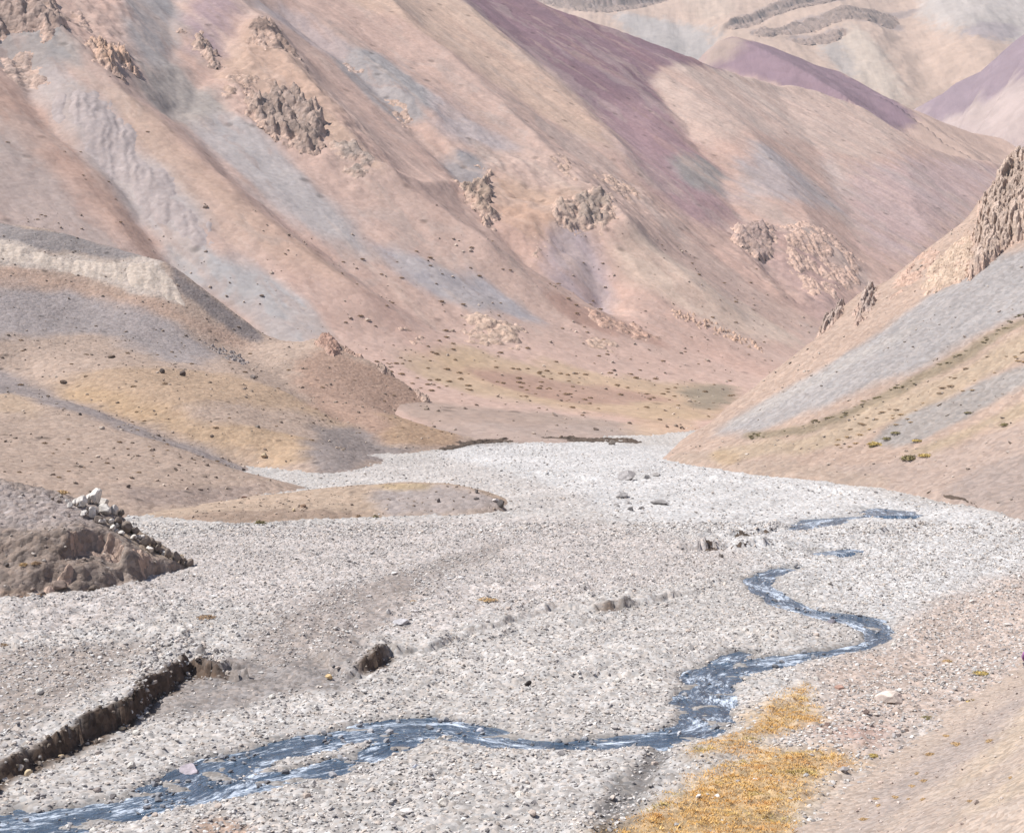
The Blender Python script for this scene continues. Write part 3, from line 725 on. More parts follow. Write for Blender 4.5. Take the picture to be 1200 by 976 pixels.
# ---- far ridges and the far mountain
xs = np.arange(-20, 560, 2.0); ysd = np.arange(760, 1120, 2.2)
X, Y = np.meshgrid(xs, ysd); Z = far_ridge(X, Y)
dz = [([(840,40),(900,52),(980,82),(1068,128),(1075,150),(1030,150),(960,118),(880,95),(800,78),(825,64)], (156,131,140), 5),
      ([(800,75),(830,50),(850,42),(880,50),(860,62),(830,80)], (196,174,160), 6, .8)]
col = paint(X, Y, (214,185,170), dz, far_ridge, warp=5, ws=.03, K=1.6, seed=73)
tag(grid_obj('far_ridge', X, Y, Z, M_far, col), kind='structure')
xs = np.arange(300, 900, 2.5); ysd = np.arange(880, 1340, 2.5)
X, Y = np.meshgrid(xs, ysd); Z = side_ridge(X, Y)
fz = [([(1066,128),(1110,104),(1170,62),(1240,10),(1300,20),(1300,70),(1200,85),(1150,125),(1100,145)], (166,146,154), 7),
      ([(1100,142),(1160,118),(1220,90),(1300,70),(1300,160),(1150,165)], (206,186,180), 9)]
col = paint(X, Y, (200,180,176), fz, side_ridge, warp=6, ws=.03, K=1.75, seed=83)
col = col * (1 + .08 * fbm((X + Y) * .03, (X - Y) * .004, 3, 371))[..., None]
tag(grid_obj('side_ridge', X, Y, Z, M_far, col), kind='structure')
xs = np.arange(-160, 1240, 2.4); yse = np.concatenate([np.arange(1180, 2080, 2.2), np.arange(2082, 2700, 6.0)])
X, Y = np.meshgrid(xs, yse); keep = (X > -.06 * Y) & (X < .46 * Y); Z = np.zeros(X.shape); Z[keep] = far_mountain(X[keep], Y[keep])
ez = [([(720,10),(800,20),(850,45),(830,80),(780,70),(720,30)], (198,189,184), 16), ([(800,-10),(870,0),(850,30),(820,20)], (222,198,180), 16),
      ([(960,60),(1000,30),(1040,60),(1070,125),(1020,110)], (222,204,188), 18), ([(950,60),(985,45),(1010,100),(985,85)], (204,192,184), 12),
      ([(1060,-20),(1300,-40),(1300,60),(1180,60),(1110,40)], (210,199,192), 20), ([(1120,40),(1200,30),(1180,60),(1140,55)], (182,168,170), 10, .8)]
for p, a, w in E_STEP: 
    q = [(x, y - 6) for x, y in p] + [(x, y + 5) for x, y in p[::-1]]
    ez.append((q, (176,160,156), 6, .8))
col = paint(X, Y, (219,192,174), ez, farface, warp=14, ws=.012, K=np.array([1.84, 1.88, 1.9]), seed=93)
col = col * (1 + .08 * fbm(X * .05, Y * .008, 4, 381))[..., None]
tag(grid_obj('far_mountain', X, Y, Z, M_far, col, keep), kind='structure')

# ---- ground beyond and under everything, out to the horizon
gx = np.linspace(-3200, 3200, 50); gy = np.linspace(-2500, 3900, 50)
X, Y = np.meshgrid(gx, gy)
tag(grid_obj('ground', X, Y, np.full(X.shape, -9.0), M_far, np.tile(lin((200,178,164)) / 1.8, X.shape + (1,))), kind='structure')
# =============================================================== WATER
def water_material():
    m = bpy.data.materials.new('stream_water'); m.use_nodes = True
    nt = m.node_tree; N = nt.nodes; L = nt.links; b = N['Principled BSDF']
    at_ = N.new('ShaderNodeAttribute'); at_.attribute_name = 'flow'
    def noise(sx, sy, det, ro, seed):
        mp = N.new('ShaderNodeMapping'); mp.inputs['Scale'].default_value = (sx, sy, 1); mp.inputs['Location'].default_value = (seed, seed * .7, 0)
        L.new(at_.outputs['Vector'], mp.inputs['Vector'])
        n = N.new('ShaderNodeTexNoise'); n.inputs['Scale'].default_value = 1; n.inputs['Detail'].default_value = det; n.inputs['Roughness'].default_value = ro
        n.inputs['Distortion'].default_value = .6
        L.new(mp.outputs['Vector'], n.inputs['Vector']); return n.outputs['Fac']
    big = noise(.35, .9, 4, .6, 3.1); fine = noise(1.8, 5.2, 6, .75, 9.2)
    mx = N.new('ShaderNodeMath'); mx.operation = 'MULTIPLY_ADD'; L.new(big, mx.inputs[0]); mx.inputs[1].default_value = .9; L.new(fine, mx.inputs[2])
    r = N.new('ShaderNodeMapRange'); r.interpolation_type = 'SMOOTHSTEP'
    r.inputs['From Min'].default_value = .93; r.inputs['From Max'].default_value = 1.17; L.new(mx.outputs[0], r.inputs['Value'])
    mix = N.new('ShaderNodeMix'); mix.data_type = 'RGBA'
    deep = N.new('ShaderNodeValToRGB'); L.new(noise(.5, 2.0, 4, .6, 21.), deep.inputs['Fac'])
    deep.color_ramp.elements[0].position = .3; deep.color_ramp.elements[0].color = (.026, .046, .076, 1)
    deep.color_ramp.elements[1].position = .7; deep.color_ramp.elements[1].color = (.085, .13, .195, 1)
    L.new(deep.outputs['Color'], mix.inputs[6]); mix.inputs[7].default_value = (.56, .62, .71, 1)
    L.new(r.outputs['Result'], mix.inputs[0]); L.new(mix.outputs[2], b.inputs['Base Color'])
    rr = N.new('ShaderNodeMapRange'); rr.inputs['To Min'].default_value = .12; rr.inputs['To Max'].default_value = .6
    L.new(r.outputs['Result'], rr.inputs['Value']); L.new(rr.outputs['Result'], b.inputs['Roughness'])
    b.inputs['IOR'].default_value = 1.33
    bp = N.new('ShaderNodeBump'); bp.inputs['Strength'].default_value = 1.0; bp.inputs['Distance'].default_value = .2
    L.new(noise(2.2, 4.5, 4, .6, 5.5), bp.inputs['Height']); L.new(bp.outputs['Normal'], b.inputs['Normal'])
    return m
M_water = water_material()
def ribbon(name, line, dep):
    P, W = line
    seg = np.hypot(*np.diff(P, axis=0).T); cum = np.concatenate([[0], np.cumsum(seg)])
    t = np.arange(0, cum[-1], .25)
    cx = np.interp(t, cum, P[:, 0]); cy = np.interp(t, cum, P[:, 1]); ww = np.interp(t, cum, W)
    tx = np.gradient(cx); ty = np.gradient(cy)
    for _ in range(3):
        tx = np.convolve(np.pad(tx, 2, 'edge'), np.ones(5) / 5, 'valid'); ty = np.convolve(np.pad(ty, 2, 'edge'), np.ones(5) / 5, 'valid')
    L = np.hypot(tx, ty) + 1e-9; nx, ny = -ty / L, tx / L
    a = np.linspace(-1, 1, 15)
    X = cx[:, None] + nx[:, None] * a * (ww[:, None] * .5 + .8); Y = cy[:, None] + ny[:, None] * a * (ww[:, None] * .5 + .8)
    Z = bed_smooth(np.repeat(cx[:, None], 15, 1), np.repeat(cy[:, None], 15, 1)) - dep - .06 + .025 * fbm(X * 1.3, Y * 1.3, 3, 401)
    out = np.abs(a)[None, :] * (ww[:, None] * .5 + .8) > ww[:, None] * .5 + .62
    out[:2] = True; out[-2:] = True
    Z = np.where(out, np.minimum(Z, bed(X, Y) - .04), Z)
    T = np.repeat(t[:, None], 15, 1)
    flow = np.stack([T, a * (ww[:, None] * .5 + .8), 0 * T], -1)
    return tag(grid_obj(name, X, Y, Z, M_water, np.full(X.shape + (3,), .2), extra={'flow': flow}), kind='structure')
for _nm, _ln, _dp in WATERS: ribbon('pool' if (_ln is POOL or _ln is UPPER2) else 'stream', _ln, _dp)
# =============================================================== ROCK OUTCROPS STANDING OUT OF THE SLOPES
M_rock = soil('bare_rock', fine=.9, fine_amt=.22, cell=.9, cell_amt=.16, bump=.8, dist=.5, big=.08, big_amt=.1)
M_rock_near = soil('bare_rock_near', fine=2.5, fine_amt=.22, cell=2.5, cell_amt=.16, bump=.8, dist=.15, big=.2, big_amt=.1)
def outcrop(name, label, cat, pix, H, Hb, rgb, amp, size, step, style='crag', ang=.74, K=1.28, seed=1, edge=2.0, group=None, gaps=.35, mat=None, base=None):
    if style in ('crag', 'slab'): amp *= .95; rgb = tuple(v * .65 + q * .35 for v, q in zip(rgb, (204, 175, 158)))
    if base is None: base = {'crag': .42, 'slab': .42, 'flute': .55, 'rubble': .05}[style]
    P = at(chaikin(pix, 1), Hb, 25, 3000)[:, :2]
    lo = P.min(0) - edge * 2; hi = P.max(0) + edge * 2
    X, Y = np.meshgrid(np.arange(lo[0], hi[0], step), np.arange(lo[1], hi[1], step))
    ca, sa = math.cos(ang), math.sin(ang)
    U = X * ca + Y * sa; Vv = -X * sa + Y * ca              # U across the grain, V along it
    ew = edge * (3.6 if style in ('crag', 'slab') else 1.2)
    wx = X + ew * fbm(X * .3 / size, Y * .3 / size, 5, seed, .6); wy = Y + ew * fbm(X * .3 / size, Y * .3 / size, 5, seed + 50, .6)
    sd = poly_sd(wx, wy, P)
    m = sst(edge * .6, -edge * 1.8, sd)
    patch = fbm(X * .35 / size, Y * .35 / size, 3, seed + 90)
    wu = U + .35 * size * fbm(X / size, Y / size, 3, seed + 5); wv = Vv + .35 * size * fbm(X / size, Y / size, 3, seed + 6)
    if style == 'crag':
        f1, f2, c = voronoi(wu / size, wv / (size * 2.2), seed)
        h = .8 * (.5 + .5 * ridged(wu / size * .55, wv / size * .2, 4, seed + 2, .52)) + .2 * c * sst(0, .35, f2 - f1)
        m = m * sst(-gaps - .2, -gaps + .3, patch)
        tint = .86 + .22 * c
    elif style == 'slab':
        f1, f2, c = voronoi(wu / (size * 1.6), wv / (size * 6), seed)
        g_ = np.abs(perlin(wu / size * .9, wv / (size * 6), seed + 1)); g2 = np.abs(perlin(wu / size * 2.1, wv / (size * 5), seed + 4))
        h = .35 * c + .45 * sst(0, .22, g_) + .2 * sst(0, .25, g2) + .12 * ridged(X / size, Y / size, 3, seed + 2)
        m = m * sst(-gaps - .2, -gaps + .3, patch)
        tint = .88 + .2 * c
    elif style == 'flute':
        fl = ridged(wu / size, wv / (size * 14), 1, seed, .6); fl2 = ridged(wu / size * 2.1, wv / (size * 9), 1, seed + 3)
        h = .6 + .42 * fl * np.clip(.6 + patch, .1, 1) + .12 * fl2; tint = .97 + .05 * fbm(U / size, Vv / size / 4, 3, seed + 4)
    else:                                                   # rubble
        f1, f2, c = voronoi(wu / size, wv / size, seed)
        h = (c > .55) * sst(.5, .12, f1) * c + .2 * fbm(X / size, Y / size, 3, seed); tint = .88 + .25 * c
    Z = H(X, Y) + m * amp * (h - base) - (1 - m) * .3 - .03
    col = np.tile(lin(rgb) / K, X.shape + (1,)) * tint[..., None] * (1 + .12 * fbm(X * .3 / size, Y * .3 / size, 3, seed + 7))[..., None]
    ms = sst(0, 1.1, m)[..., None]; col = col * ms + np.tile(lin((205,176,160)) / K, X.shape + (1,)) * (1 - ms) if style in ('crag', 'slab') else col
    o = grid_obj(name, X, Y, Z, mat or M_rock, col, keep=m > .03, smooth=(style == 'flute' or step > .25))
    if o is None: return None
    return tag(o, label, cat, group)
OC = lambda *a, **k: outcrop('rock_outcrop', *a, **k)
Bm = (mountain, bigface); Cm = (right_slope, rightface); Am = (left_hill, hill_base)
W = 'rock outcrop'; g = 'rock outcrops on the mountain slopes'
OC('dark jagged crag filling the very top left corner of the mountain', W, [(-40,-25),(40,-15),(74,20),(72,58),(50,70),(36,44),(0,42),(-40,34)], *Bm, (140,124,118), 9.0, 3.0, .4, seed=11, group=g)
OC('pair of small rounded rock knobs at the left edge above the orange slope', W, [(-10,50),(18,52),(38,68),(58,92),(36,96),(5,76)], *Bm, (186,165,155), 4.0, 2.6, .4, seed=12, group=g)
OC('little brown crag just right of the top left corner crag', W, [(84,12),(108,20),(106,42),(88,36)], *Bm, (168,146,140), 3.0, 2.2, .4, seed=13, group=g)
OC('faint purple brown crag at the top edge beside the grey scree chute', W, [(118,-12),(146,-5),(146,16),(126,8)], *Bm, (165,145,145), 2.5, 2.4, .4, seed=14, group=g)
OC('orange tan crag with slanting cracks above the fluted pale bank', W, [(94,66),(128,56),(152,72),(156,92),(140,116),(122,102),(100,78)], *Bm, (190,156,134), 6.0, 2.2, .36, style='slab', ang=.5, seed=15, group=g)
OC('short dark rock rib beside the purple scree at the head of the gully', W, [(216,34),(236,40),(250,58),(260,76),(248,74),(230,56)], *Bm, (130,116,110), 7.0, 2.0, .36, seed=16, group=g)
OC('speckled crag just under the pointed tan summit of the spur', W, [(288,46),(320,54),(345,74),(362,96),(335,88),(308,78),(290,68)], *Bm, (150,128,118), 7.0, 2.2, .36, seed=17, group=g, gaps=.12)
OC('thin ragged ledge on the left flank of the pointed spur', W, [(258,98),(285,93),(322,108),(312,116),(280,118),(266,126)], *Bm, (182,156,140), 2.6, 1.8, .38, seed=18, group=g, gaps=.1)
OC('largest blackened cliff of broken pinnacles below the pointed spur', W, [(290,122),(322,120),(352,134),(376,160),(388,186),(372,197),(345,182),(314,162),(292,142)], *Bm, (140,126,120), 11.5, 2.4, .34, seed=19, group=g, gaps=.6)
OC('dull grey crag trailing down from the blackened cliff', W, [(384,190),(405,188),(432,204),(444,232),(420,234),(396,214)], *Bm, (150,140,134), 3.0, 2.4, .4, seed=20, group=g)
OC('narrow dark rib at the lower edge of the lilac band', W, [(398,56),(416,66),(424,82),(412,80),(400,68)], *Bm, (160,146,142), 2.5, 1.8, .4, seed=21, group=g)
OC('thin line of rocks edging the middle gully of the mountain', W, [(450,104),(472,118),(494,150),(484,148),(460,126)], *Bm, (178,155,142), 2.6, 1.8, .4, seed=22, group=g)
OC('broken dark rock rib under the slate blue scree patch', W, [(532,208),(552,214),(574,198),(578,224),(584,264),(570,264),(552,238)], *Bm, (146,130,118), 9.0, 2.0, .34, seed=23, group=g)
OC('small dark notch of rock right of the slate blue patch', W, [(646,198),(668,212),(680,242),(666,238),(650,218)], *Bm, (182,158,144), 3.2, 1.9, .38, seed=24, group=g, gaps=.2)
OC('pale pinkish arched ledge on the middle of the mountain', W, [(684,214),(722,210),(758,234),(738,246),(702,232)], *Bm, (205,176,158), 3.0, 2.2, .4, seed=25, group=g, gaps=.2)
OC('grey arched cliff at the head of the lilac scree tongue', W, [(650,268),(690,258),(724,264),(722,282),(708,302),(690,286),(660,284)], *Bm, (146,134,126), 7.5, 2.3, .34, seed=26, group=g, gaps=.5)
OC('short dark curved rib left of the lilac scree tongue', W, [(624,306),(624,288),(636,278),(640,282),(632,304)], *Bm, (170,152,142), 3.0, 1.6, .36, seed=27, group=g)
OC('violet grey cliff with a dark cleft above the valley bend', W, [(858,258),(886,256),(908,270),(910,292),(890,298),(866,276)], *Bm, (150,132,130), 7.5, 2.4, .38, seed=28, group=g, gaps=.5)
OC('wide pinkish fluted rock face above the valley bend', W, [(908,262),(960,272),(1014,304),(1008,336),(962,352),(925,312)], *Bm, (200,170,156), 1.5, 2.2, .4, style='slab', ang=.25, seed=29, group=g, gaps=.2, K=1.3)
OC('grey tan hump of rock low on the mountain above the yellow grass', W, [(536,372),(572,368),(612,384),(620,406),(590,410),(550,402)], *Bm, (184,162,146), 2.6, 1.7, .3, seed=30, group=g)
OC('small rock step left of the yellow grass on the mountain foot', W, [(470,386),(492,394),(504,410),(482,414)], *Bm, (182,154,138), 2.4, 1.4, .3, seed=31, group=g)
OC('long low brown rock rib on the fan right of the lilac tongue', W, [(672,358),(705,364),(776,398),(772,406),(720,392),(680,372)], *Bm, (182,146,130), 1.8, 1.3, .3, seed=32, group=g, gaps=.2)
OC('string of scattered rocks lower right on the beige fan', W, [(780,366),(830,380),(905,412),(900,420),(840,398),(785,378)], *Bm, (190,160,142), 1.4, 1.0, .3, style='rubble', seed=33, group=g)
OC('low grey band of rocks at the mountain foot below the beige fan', W, [(670,392),(720,398),(735,412),(700,414)], *Bm, (186,162,146), 1.6, 1.2, .3, seed=34, group=g)
g = 'rock outcrops on the right scree slope'
OC('dark upright slabs where the right slope meets the valley bend', W, [(956,392),(964,356),(984,338),(996,350),(986,372),(970,390)], *Cm, (164,152,146), 2.6, .8, .16, style='slab', ang=-.5, seed=41, edge=.5, group=g, mat=M_rock_near)
OC('second set of grey slabs just up the ridge from the valley bend', W, [(998,380),(1010,346),(1026,334),(1034,350),(1022,374),(1002,388)], *Cm, (172,160,154), 2.4, .8, .16, style='slab', ang=-.5, seed=42, edge=.5, group=g, mat=M_rock_near)
OC('reddish broken ledges along the ridge between the slabs and the tall crag', W, [(1034,352),(1060,312),(1100,282),(1104,300),(1076,330),(1042,360)], *Cm, (194,164,148), 1.3, .8, .18, seed=43, edge=.5, group=g, gaps=.2, mat=M_rock_near)
OC('tall cracked crag of upright slabs at the right edge of the ridge', W, [(1138,290),(1148,246),(1166,206),(1184,188),(1200,170),(1300,80),(1330,240),(1200,282),(1168,302),(1148,328),(1132,334)], *Cm, (186,170,158), 4.0, 1.0, .18, style='slab', ang=-.5, seed=44, edge=.6, group=g, gaps=.7, mat=M_rock_near)
OC('tan rubbly ledges below the tall cracked crag', W, [(1076,352),(1086,318),(1112,292),(1140,268),(1146,300),(1136,330),(1100,346)], *Cm, (198,178,158), 1.6, .7, .17, seed=45, edge=.5, group=g, gaps=.35, mat=M_rock_near)
g = 'rock outcrops on the grassy hill'
OC('dark red prow of rock where the hill ridge starts to drop', W, [(368,406),(378,396),(388,394),(394,406),(404,418),(388,420)], *Am, (165,130,116), 3.0, 1.0, .2, seed=51, edge=.5, group=g, gaps=.8, mat=M_rock_near)
OC('small brown ledge just right of the dark red prow', W, [(400,410),(424,414),(430,424),(406,420)], *Am, (176,146,130), 1.6, .8, .2, seed=52, edge=.5, group=g, gaps=.5, mat=M_rock_near)
OC('dark ragged rocks halfway down the hill ridge', W, [(436,426),(452,428),(468,440),(462,446),(440,438)], *Am, (150,134,124), 2.2, .9, .2, seed=53, edge=.5, group=g, gaps=.6, mat=M_rock_near)
OC('dark rocks lowest on the hill ridge above the river', W, [(472,444),(490,450),(506,468),(520,490),(506,486),(484,460)], *Am, (150,134,124), 2.2, .9, .2, seed=54, edge=.5, group=g, gaps=.6, mat=M_rock_near)
OC('patch of grey rubble on the upper right of the grassy hill', W, [(232,390),(262,394),(296,412),(292,428),(262,420),(240,404)], *Am, (158,148,144), .6, .7, .2, style='rubble', seed=55, edge=.8, group=g, mat=M_rock_near)
outcrop('cream_cliff', 'long cream coloured cliff with fine flutes along the hill crest', 'cliff', [(-80,268),(0,280),(40,290),(60,294),(100,299),(140,303),(180,304),(196,318),(216,340),(224,368),(190,352),(130,333),(60,315),(0,308),(-80,300)], *Am, (213,200,186), .9, 2.4, .26, style='flute', ang=.27, K=np.array([1.5, 1.56, 1.56]), seed=61, edge=1.2, mat=M_scree)
outcrop('fluted_bank', 'pale grey bank cut by dark vertical flutes high on the left mountain', 'bank', [(56,112),(98,110),(150,150),(202,214),(240,262),(264,294),(236,286),(200,262),(172,240),(130,192),(92,156)], *Bm, (196,182,177), 2.6, 3.4, .36, style='flute', ang=.30, K=KM * 1.14, seed=62, edge=4.5, mat=M_mtn)
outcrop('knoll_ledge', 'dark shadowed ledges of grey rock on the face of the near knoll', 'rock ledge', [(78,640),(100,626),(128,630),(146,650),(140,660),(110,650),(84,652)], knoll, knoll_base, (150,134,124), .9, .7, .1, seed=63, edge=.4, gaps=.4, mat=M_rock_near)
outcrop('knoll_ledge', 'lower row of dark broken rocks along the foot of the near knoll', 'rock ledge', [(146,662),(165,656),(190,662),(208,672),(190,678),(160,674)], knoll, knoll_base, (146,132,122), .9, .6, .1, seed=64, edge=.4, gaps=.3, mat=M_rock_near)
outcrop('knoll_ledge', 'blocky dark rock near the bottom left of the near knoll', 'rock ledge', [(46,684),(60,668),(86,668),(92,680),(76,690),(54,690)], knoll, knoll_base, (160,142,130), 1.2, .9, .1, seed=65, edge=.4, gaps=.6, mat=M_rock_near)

g = 'rock bands of the far mountain'; Em = (far_mountain, farface)
for pix, lab, sd_ in [([(610,-6),(655,-2),(690,3),(725,-2),(765,-14),(800,-30),(800,-18),(760,2),(720,14),(690,17),(655,10),(620,4)], 'dark cliff band of the far mountain above the maroon shoulder', 71),
        ([(850,34),(875,22),(905,8),(935,-2),(975,-12),(980,0),(940,10),(905,20),(880,34),(860,42)], 'slanting dark cliff band highest on the far mountain', 72),
        ([(880,44),(920,32),(955,22),(1000,12),(1050,2),(1056,18),(1030,24),(1000,28),(960,36),(920,44),(890,52)], 'broad stepped ledges below the slanting cliff band', 73),
        ([(925,48),(955,44),(990,37),(992,46),(960,54),(930,54)], 'short lowest ledge of the far mountain', 74)]:
    OC(lab, W, pix, *Em, (142,126,120), 9, 8, 1.7, style='slab', ang=.5, seed=sd_, edge=2.4, group=g, gaps=1.5, K=1.6)

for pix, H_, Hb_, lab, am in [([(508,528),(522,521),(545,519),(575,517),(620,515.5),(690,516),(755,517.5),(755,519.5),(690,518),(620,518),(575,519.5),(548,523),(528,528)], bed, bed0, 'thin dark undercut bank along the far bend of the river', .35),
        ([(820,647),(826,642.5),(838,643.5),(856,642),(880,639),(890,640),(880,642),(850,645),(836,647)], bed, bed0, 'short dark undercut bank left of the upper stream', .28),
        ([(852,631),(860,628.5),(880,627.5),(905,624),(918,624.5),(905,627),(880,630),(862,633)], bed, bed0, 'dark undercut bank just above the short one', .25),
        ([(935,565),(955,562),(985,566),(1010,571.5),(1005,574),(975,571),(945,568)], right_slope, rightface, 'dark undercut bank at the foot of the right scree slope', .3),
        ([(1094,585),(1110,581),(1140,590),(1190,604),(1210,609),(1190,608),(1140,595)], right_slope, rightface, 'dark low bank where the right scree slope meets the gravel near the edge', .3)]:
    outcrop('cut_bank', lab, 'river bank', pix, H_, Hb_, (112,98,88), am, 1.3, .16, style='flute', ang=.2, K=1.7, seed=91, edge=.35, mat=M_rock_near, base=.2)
# =============================================================== STONES
def ico(sub):
    bm = bmesh.new(); bmesh.ops.create_icosphere(bm, subdivisions=sub, radius=1.0)
    V = np.array([v.co[:] for v in bm.verts]); T = np.array([[v.index for v in f.verts] for f in bm.faces]); bm.free()
    return V, T
ICO = {k: ico(k) for k in (1, 2, 3, 4)}
def stone_shape(sub, seed, cuts=9, flat=.7):
    """an angular stone: a ball cut by planes, then roughened"""
    r = np.random.default_rng(seed); V = ICO[sub][0].copy()
    for _ in range(cuts):
        n = r.normal(size=3); n /= np.linalg.norm(n); c = r.uniform(.45, .82)
        d = V @ n - c; V -= np.maximum(d, 0)[:, None] * n
    V += .07 * np.stack([perlin(V[:, 0] * 2 + seed, V[:, 1] * 2 + V[:, 2], 3 + i) for i in range(3)], 1)
    V *= np.array([1, r.uniform(.65, .95), flat * r.uniform(.8, 1.15)])
    V /= np.abs(V[:, 0]).max()
    return V
def rock_material():
    m = bpy.data.materials.new('stone'); m.use_nodes = True
    nt = m.node_tree; N = nt.nodes; L = nt.links; b = N['Principled BSDF']; b.inputs['Roughness'].default_value = .9
    b.inputs['Specular IOR Level'].default_value = .2
    a = N.new('ShaderNodeAttribute'); a.attribute_name = 'Col'
    tc = N.new('ShaderNodeTexCoord'); n = N.new('ShaderNodeTexNoise'); n.inputs['Scale'].default_value = 4.0; n.inputs['Detail'].default_value = 6
    L.new(tc.outputs['Object'], n.inputs['Vector'])
    r = N.new('ShaderNodeMapRange'); r.inputs['From Min'].default_value = .3; r.inputs['From Max'].default_value = .7; r.inputs['To Min'].default_value = .75; r.inputs['To Max'].default_value = 1.2
    L.new(n.outputs['Fac'], r.inputs['Value'])
    x = N.new('ShaderNodeVectorMath'); x.operation = 'SCALE'; L.new(a.outputs['Color'], x.inputs[0]); L.new(r.outputs['Result'], x.inputs['Scale'])
    L.new(x.outputs['Vector'], b.inputs['Base Color'])
    bp = N.new('ShaderNodeBump'); bp.inputs['Strength'].default_value = .5; bp.inputs['Distance'].default_value = .05
    L.new(n.outputs['Fac'], bp.inputs['Height']); L.new(bp.outputs['Normal'], b.inputs['Normal'])
    return m
M_stone = rock_material()
KS = 1.5
def boulder(pix, wpx, rgb, label, H, Hb=None, flat=.7, hgt=None, seed=0, name='boulder', cat='boulder', group=None, sub=3, sink=.18, K=1.25, rot=None):
    p = at([pix], Hb or H, 25, 1200)[0]; zz = float(H(np.array([p[0]]), np.array([p[1]]))[0])
    rad = wpx / 2 * p[1] / F
    V = stone_shape(sub, seed * 7 + 5, 9, flat if hgt is None else hgt / (wpx / 2.0)) * rad
    c = lin(rgb) / K; n = .10 * perlin(V[:, 0] / rad * 1.5, V[:, 1] / rad * 1.5 + V[:, 2] / rad, seed)
    o = mesh_arrays(name, V, ICO[sub][1], M_stone, c[None] * (1 + n[:, None]), smooth=False)
    top = V[:, 2].max(); o.location = (p[0], p[1], zz + top * (1 - 2 * sink) - .0)
    o.location.z = zz + (-V[:, 2].min()) * (1 - 2 * sink)
    o.rotation_euler.z = (seed * 1.7) % 6.28 if rot is None else rot
    return tag(o, label, cat, group)
BB = [  # photo point of the foot, width in photo pixels, colour, flatness, words
    ((737,562),24,(176,170,168),.5,'biggest grey boulder out on the far white gravel'),
    ((756,561),10,(180,176,172),.7,'pale boulder touching the right side of the biggest far boulder'),
    ((770,558),11,(178,172,168),.6,'rounded boulder second to the right of the biggest far boulder'),
    ((729,582),15,(165,160,158),.35,'flat arched grey slab below the biggest far boulder'),
    ((775,591),22,(158,153,151),.28,'long flat slab half buried right of the arched slab'),
    ((739,599),8,(150,145,142),.7,'small dark stone below the flat slabs on the far gravel'),
    ((752,598),7,(155,150,148),.7,'small dark stone at the right end of the row below the flat slabs'),
    ((722,593),7,(170,164,160),.6,'small stone at the left end of the row below the flat slabs'),
    ((826,528),9,(140,128,118),.8,'dark boulder at the far bend of the river under the bank'),
    ((717,521),8,(130,120,112),.8,'dark stone in the middle of the far river bend'),
    ((1044,824),35,(228,212,200),.42,'largest cream boulder on the stony apron at the right'),
    ((984,806),11,(176,142,128),.5,'reddish brown stone between the orange grass and the cream boulder'),
    ((1015,841),7,(120,104,98),.8,'very dark little stone below the cream boulder'),
    ((1053,863),6,(120,110,108),.8,'very dark little stone on the grey strip right of the grass tip'),
    ((970,852),7,(128,108,100),.8,'dark stone beside the upper tongue of orange grass'),
    ((224,897),25,(182,172,178),.55,'lilac grey slab jutting into the left bank of the stream'),
    ((619,804),8,(62,56,54),.9,'almost black stone on pale gravel above the stream bend'),
    ((612,795),8,(226,218,212),.7,'white stone just above the almost black stone'),
    ((462,678),9,(236,230,226),.5,'bright white stone on the grey silt in the middle of the valley floor'),
    ((432,704),8,(232,226,222),.6,'white stone down left of the bright white one on grey silt'),
    ((485,723),8,(234,228,224),.6,'white stone right of the long pale slab on the terrace'),
    ((471,738),20,(196,192,194),.4,'long pale grey slab on the terrace edge'),
    ((527,681),10,(228,224,222),.4,'flat white stone left one of a pair on the terrace'),
    ((540,681),9,(226,222,220),.4,'flat white stone right one of a pair on the terrace'),
    ((250,704),11,(222,218,216),.5,'white stone on bare gravel right of the knoll foot'),
    ((212,707),9,(216,212,208),.5,'pale stone close below the tip of the knoll'),
    ((520,946),14,(222,214,204),.7,'pale cream stone at the bottom middle of the gravel'),
    ((477,952),15,(220,214,210),.6,'broad white stone at the bottom left of the pale cream stone'),
    ((537,932),11,(206,200,194),.5,'flat grey stone just above the pale cream bottom stone'),
    ((620,922),8,(218,212,206),.7,'white stone left of the wet gravel strip'),
    ((24,907),10,(206,196,186),.8,'whitish stone under the shaded cut bank at the left'),
    ((34,909),9,(212,192,160),.8,'yellowish stone under the shaded cut bank at the left'),
    ((72,890),7,(208,184,150),.8,'small ochre stone at the toe of the shaded cut bank'),
    ((143,856),8,(214,190,158),.6,'ochre stone where the cut bank turns'),
    ((165,847),7,(216,210,204),.6,'pale stone at the right end of the cut bank'),
    ((386,800),9,(214,184,138),.7,'yellow ochre stone on the middle gravel step'),
    ((114,925),9,(168,156,150),.8,'brown grey stone between the cut bank and the stream'),
    ((133,930),8,(120,114,114),.8,'dark stone between the cut bank and the stream'),
    ((488,899),9,(180,184,196),.8,'wet bluish stone in the split of the stream'),
    ((562,850),9,(196,196,202),.7,'pale wet stone at the top of the stream split'),
    ((540,868),8,(190,192,198),.7,'pale wet stone in the riffle below the split'),
    ((975,729),10,(120,116,124),.7,'dark stone inside the sharp stream meander'),
    ((1022,738),7,(130,124,130),.7,'dark stone at the tip of the sharp stream meander'),
    ((843,826),9,(150,140,110),.5,'mossy brown stone in the wide run of the stream'),
    ((277,929),11,(216,218,222),.5,'white stone on the lower bank of the stream braid'),
    ((244,916),9,(170,170,176),.6,'grey stone in the water beside the lilac slab'),
    ((845,655),6,(110,102,98),1.2,'tiny upright dark stone left of the upper stream'),
    ((1180,733),8,(228,220,212),.6,'white stone on the brown apron near the right edge'),
    ((1140,706),8,(216,206,198),.6,'pale stone high on the brown apron')]
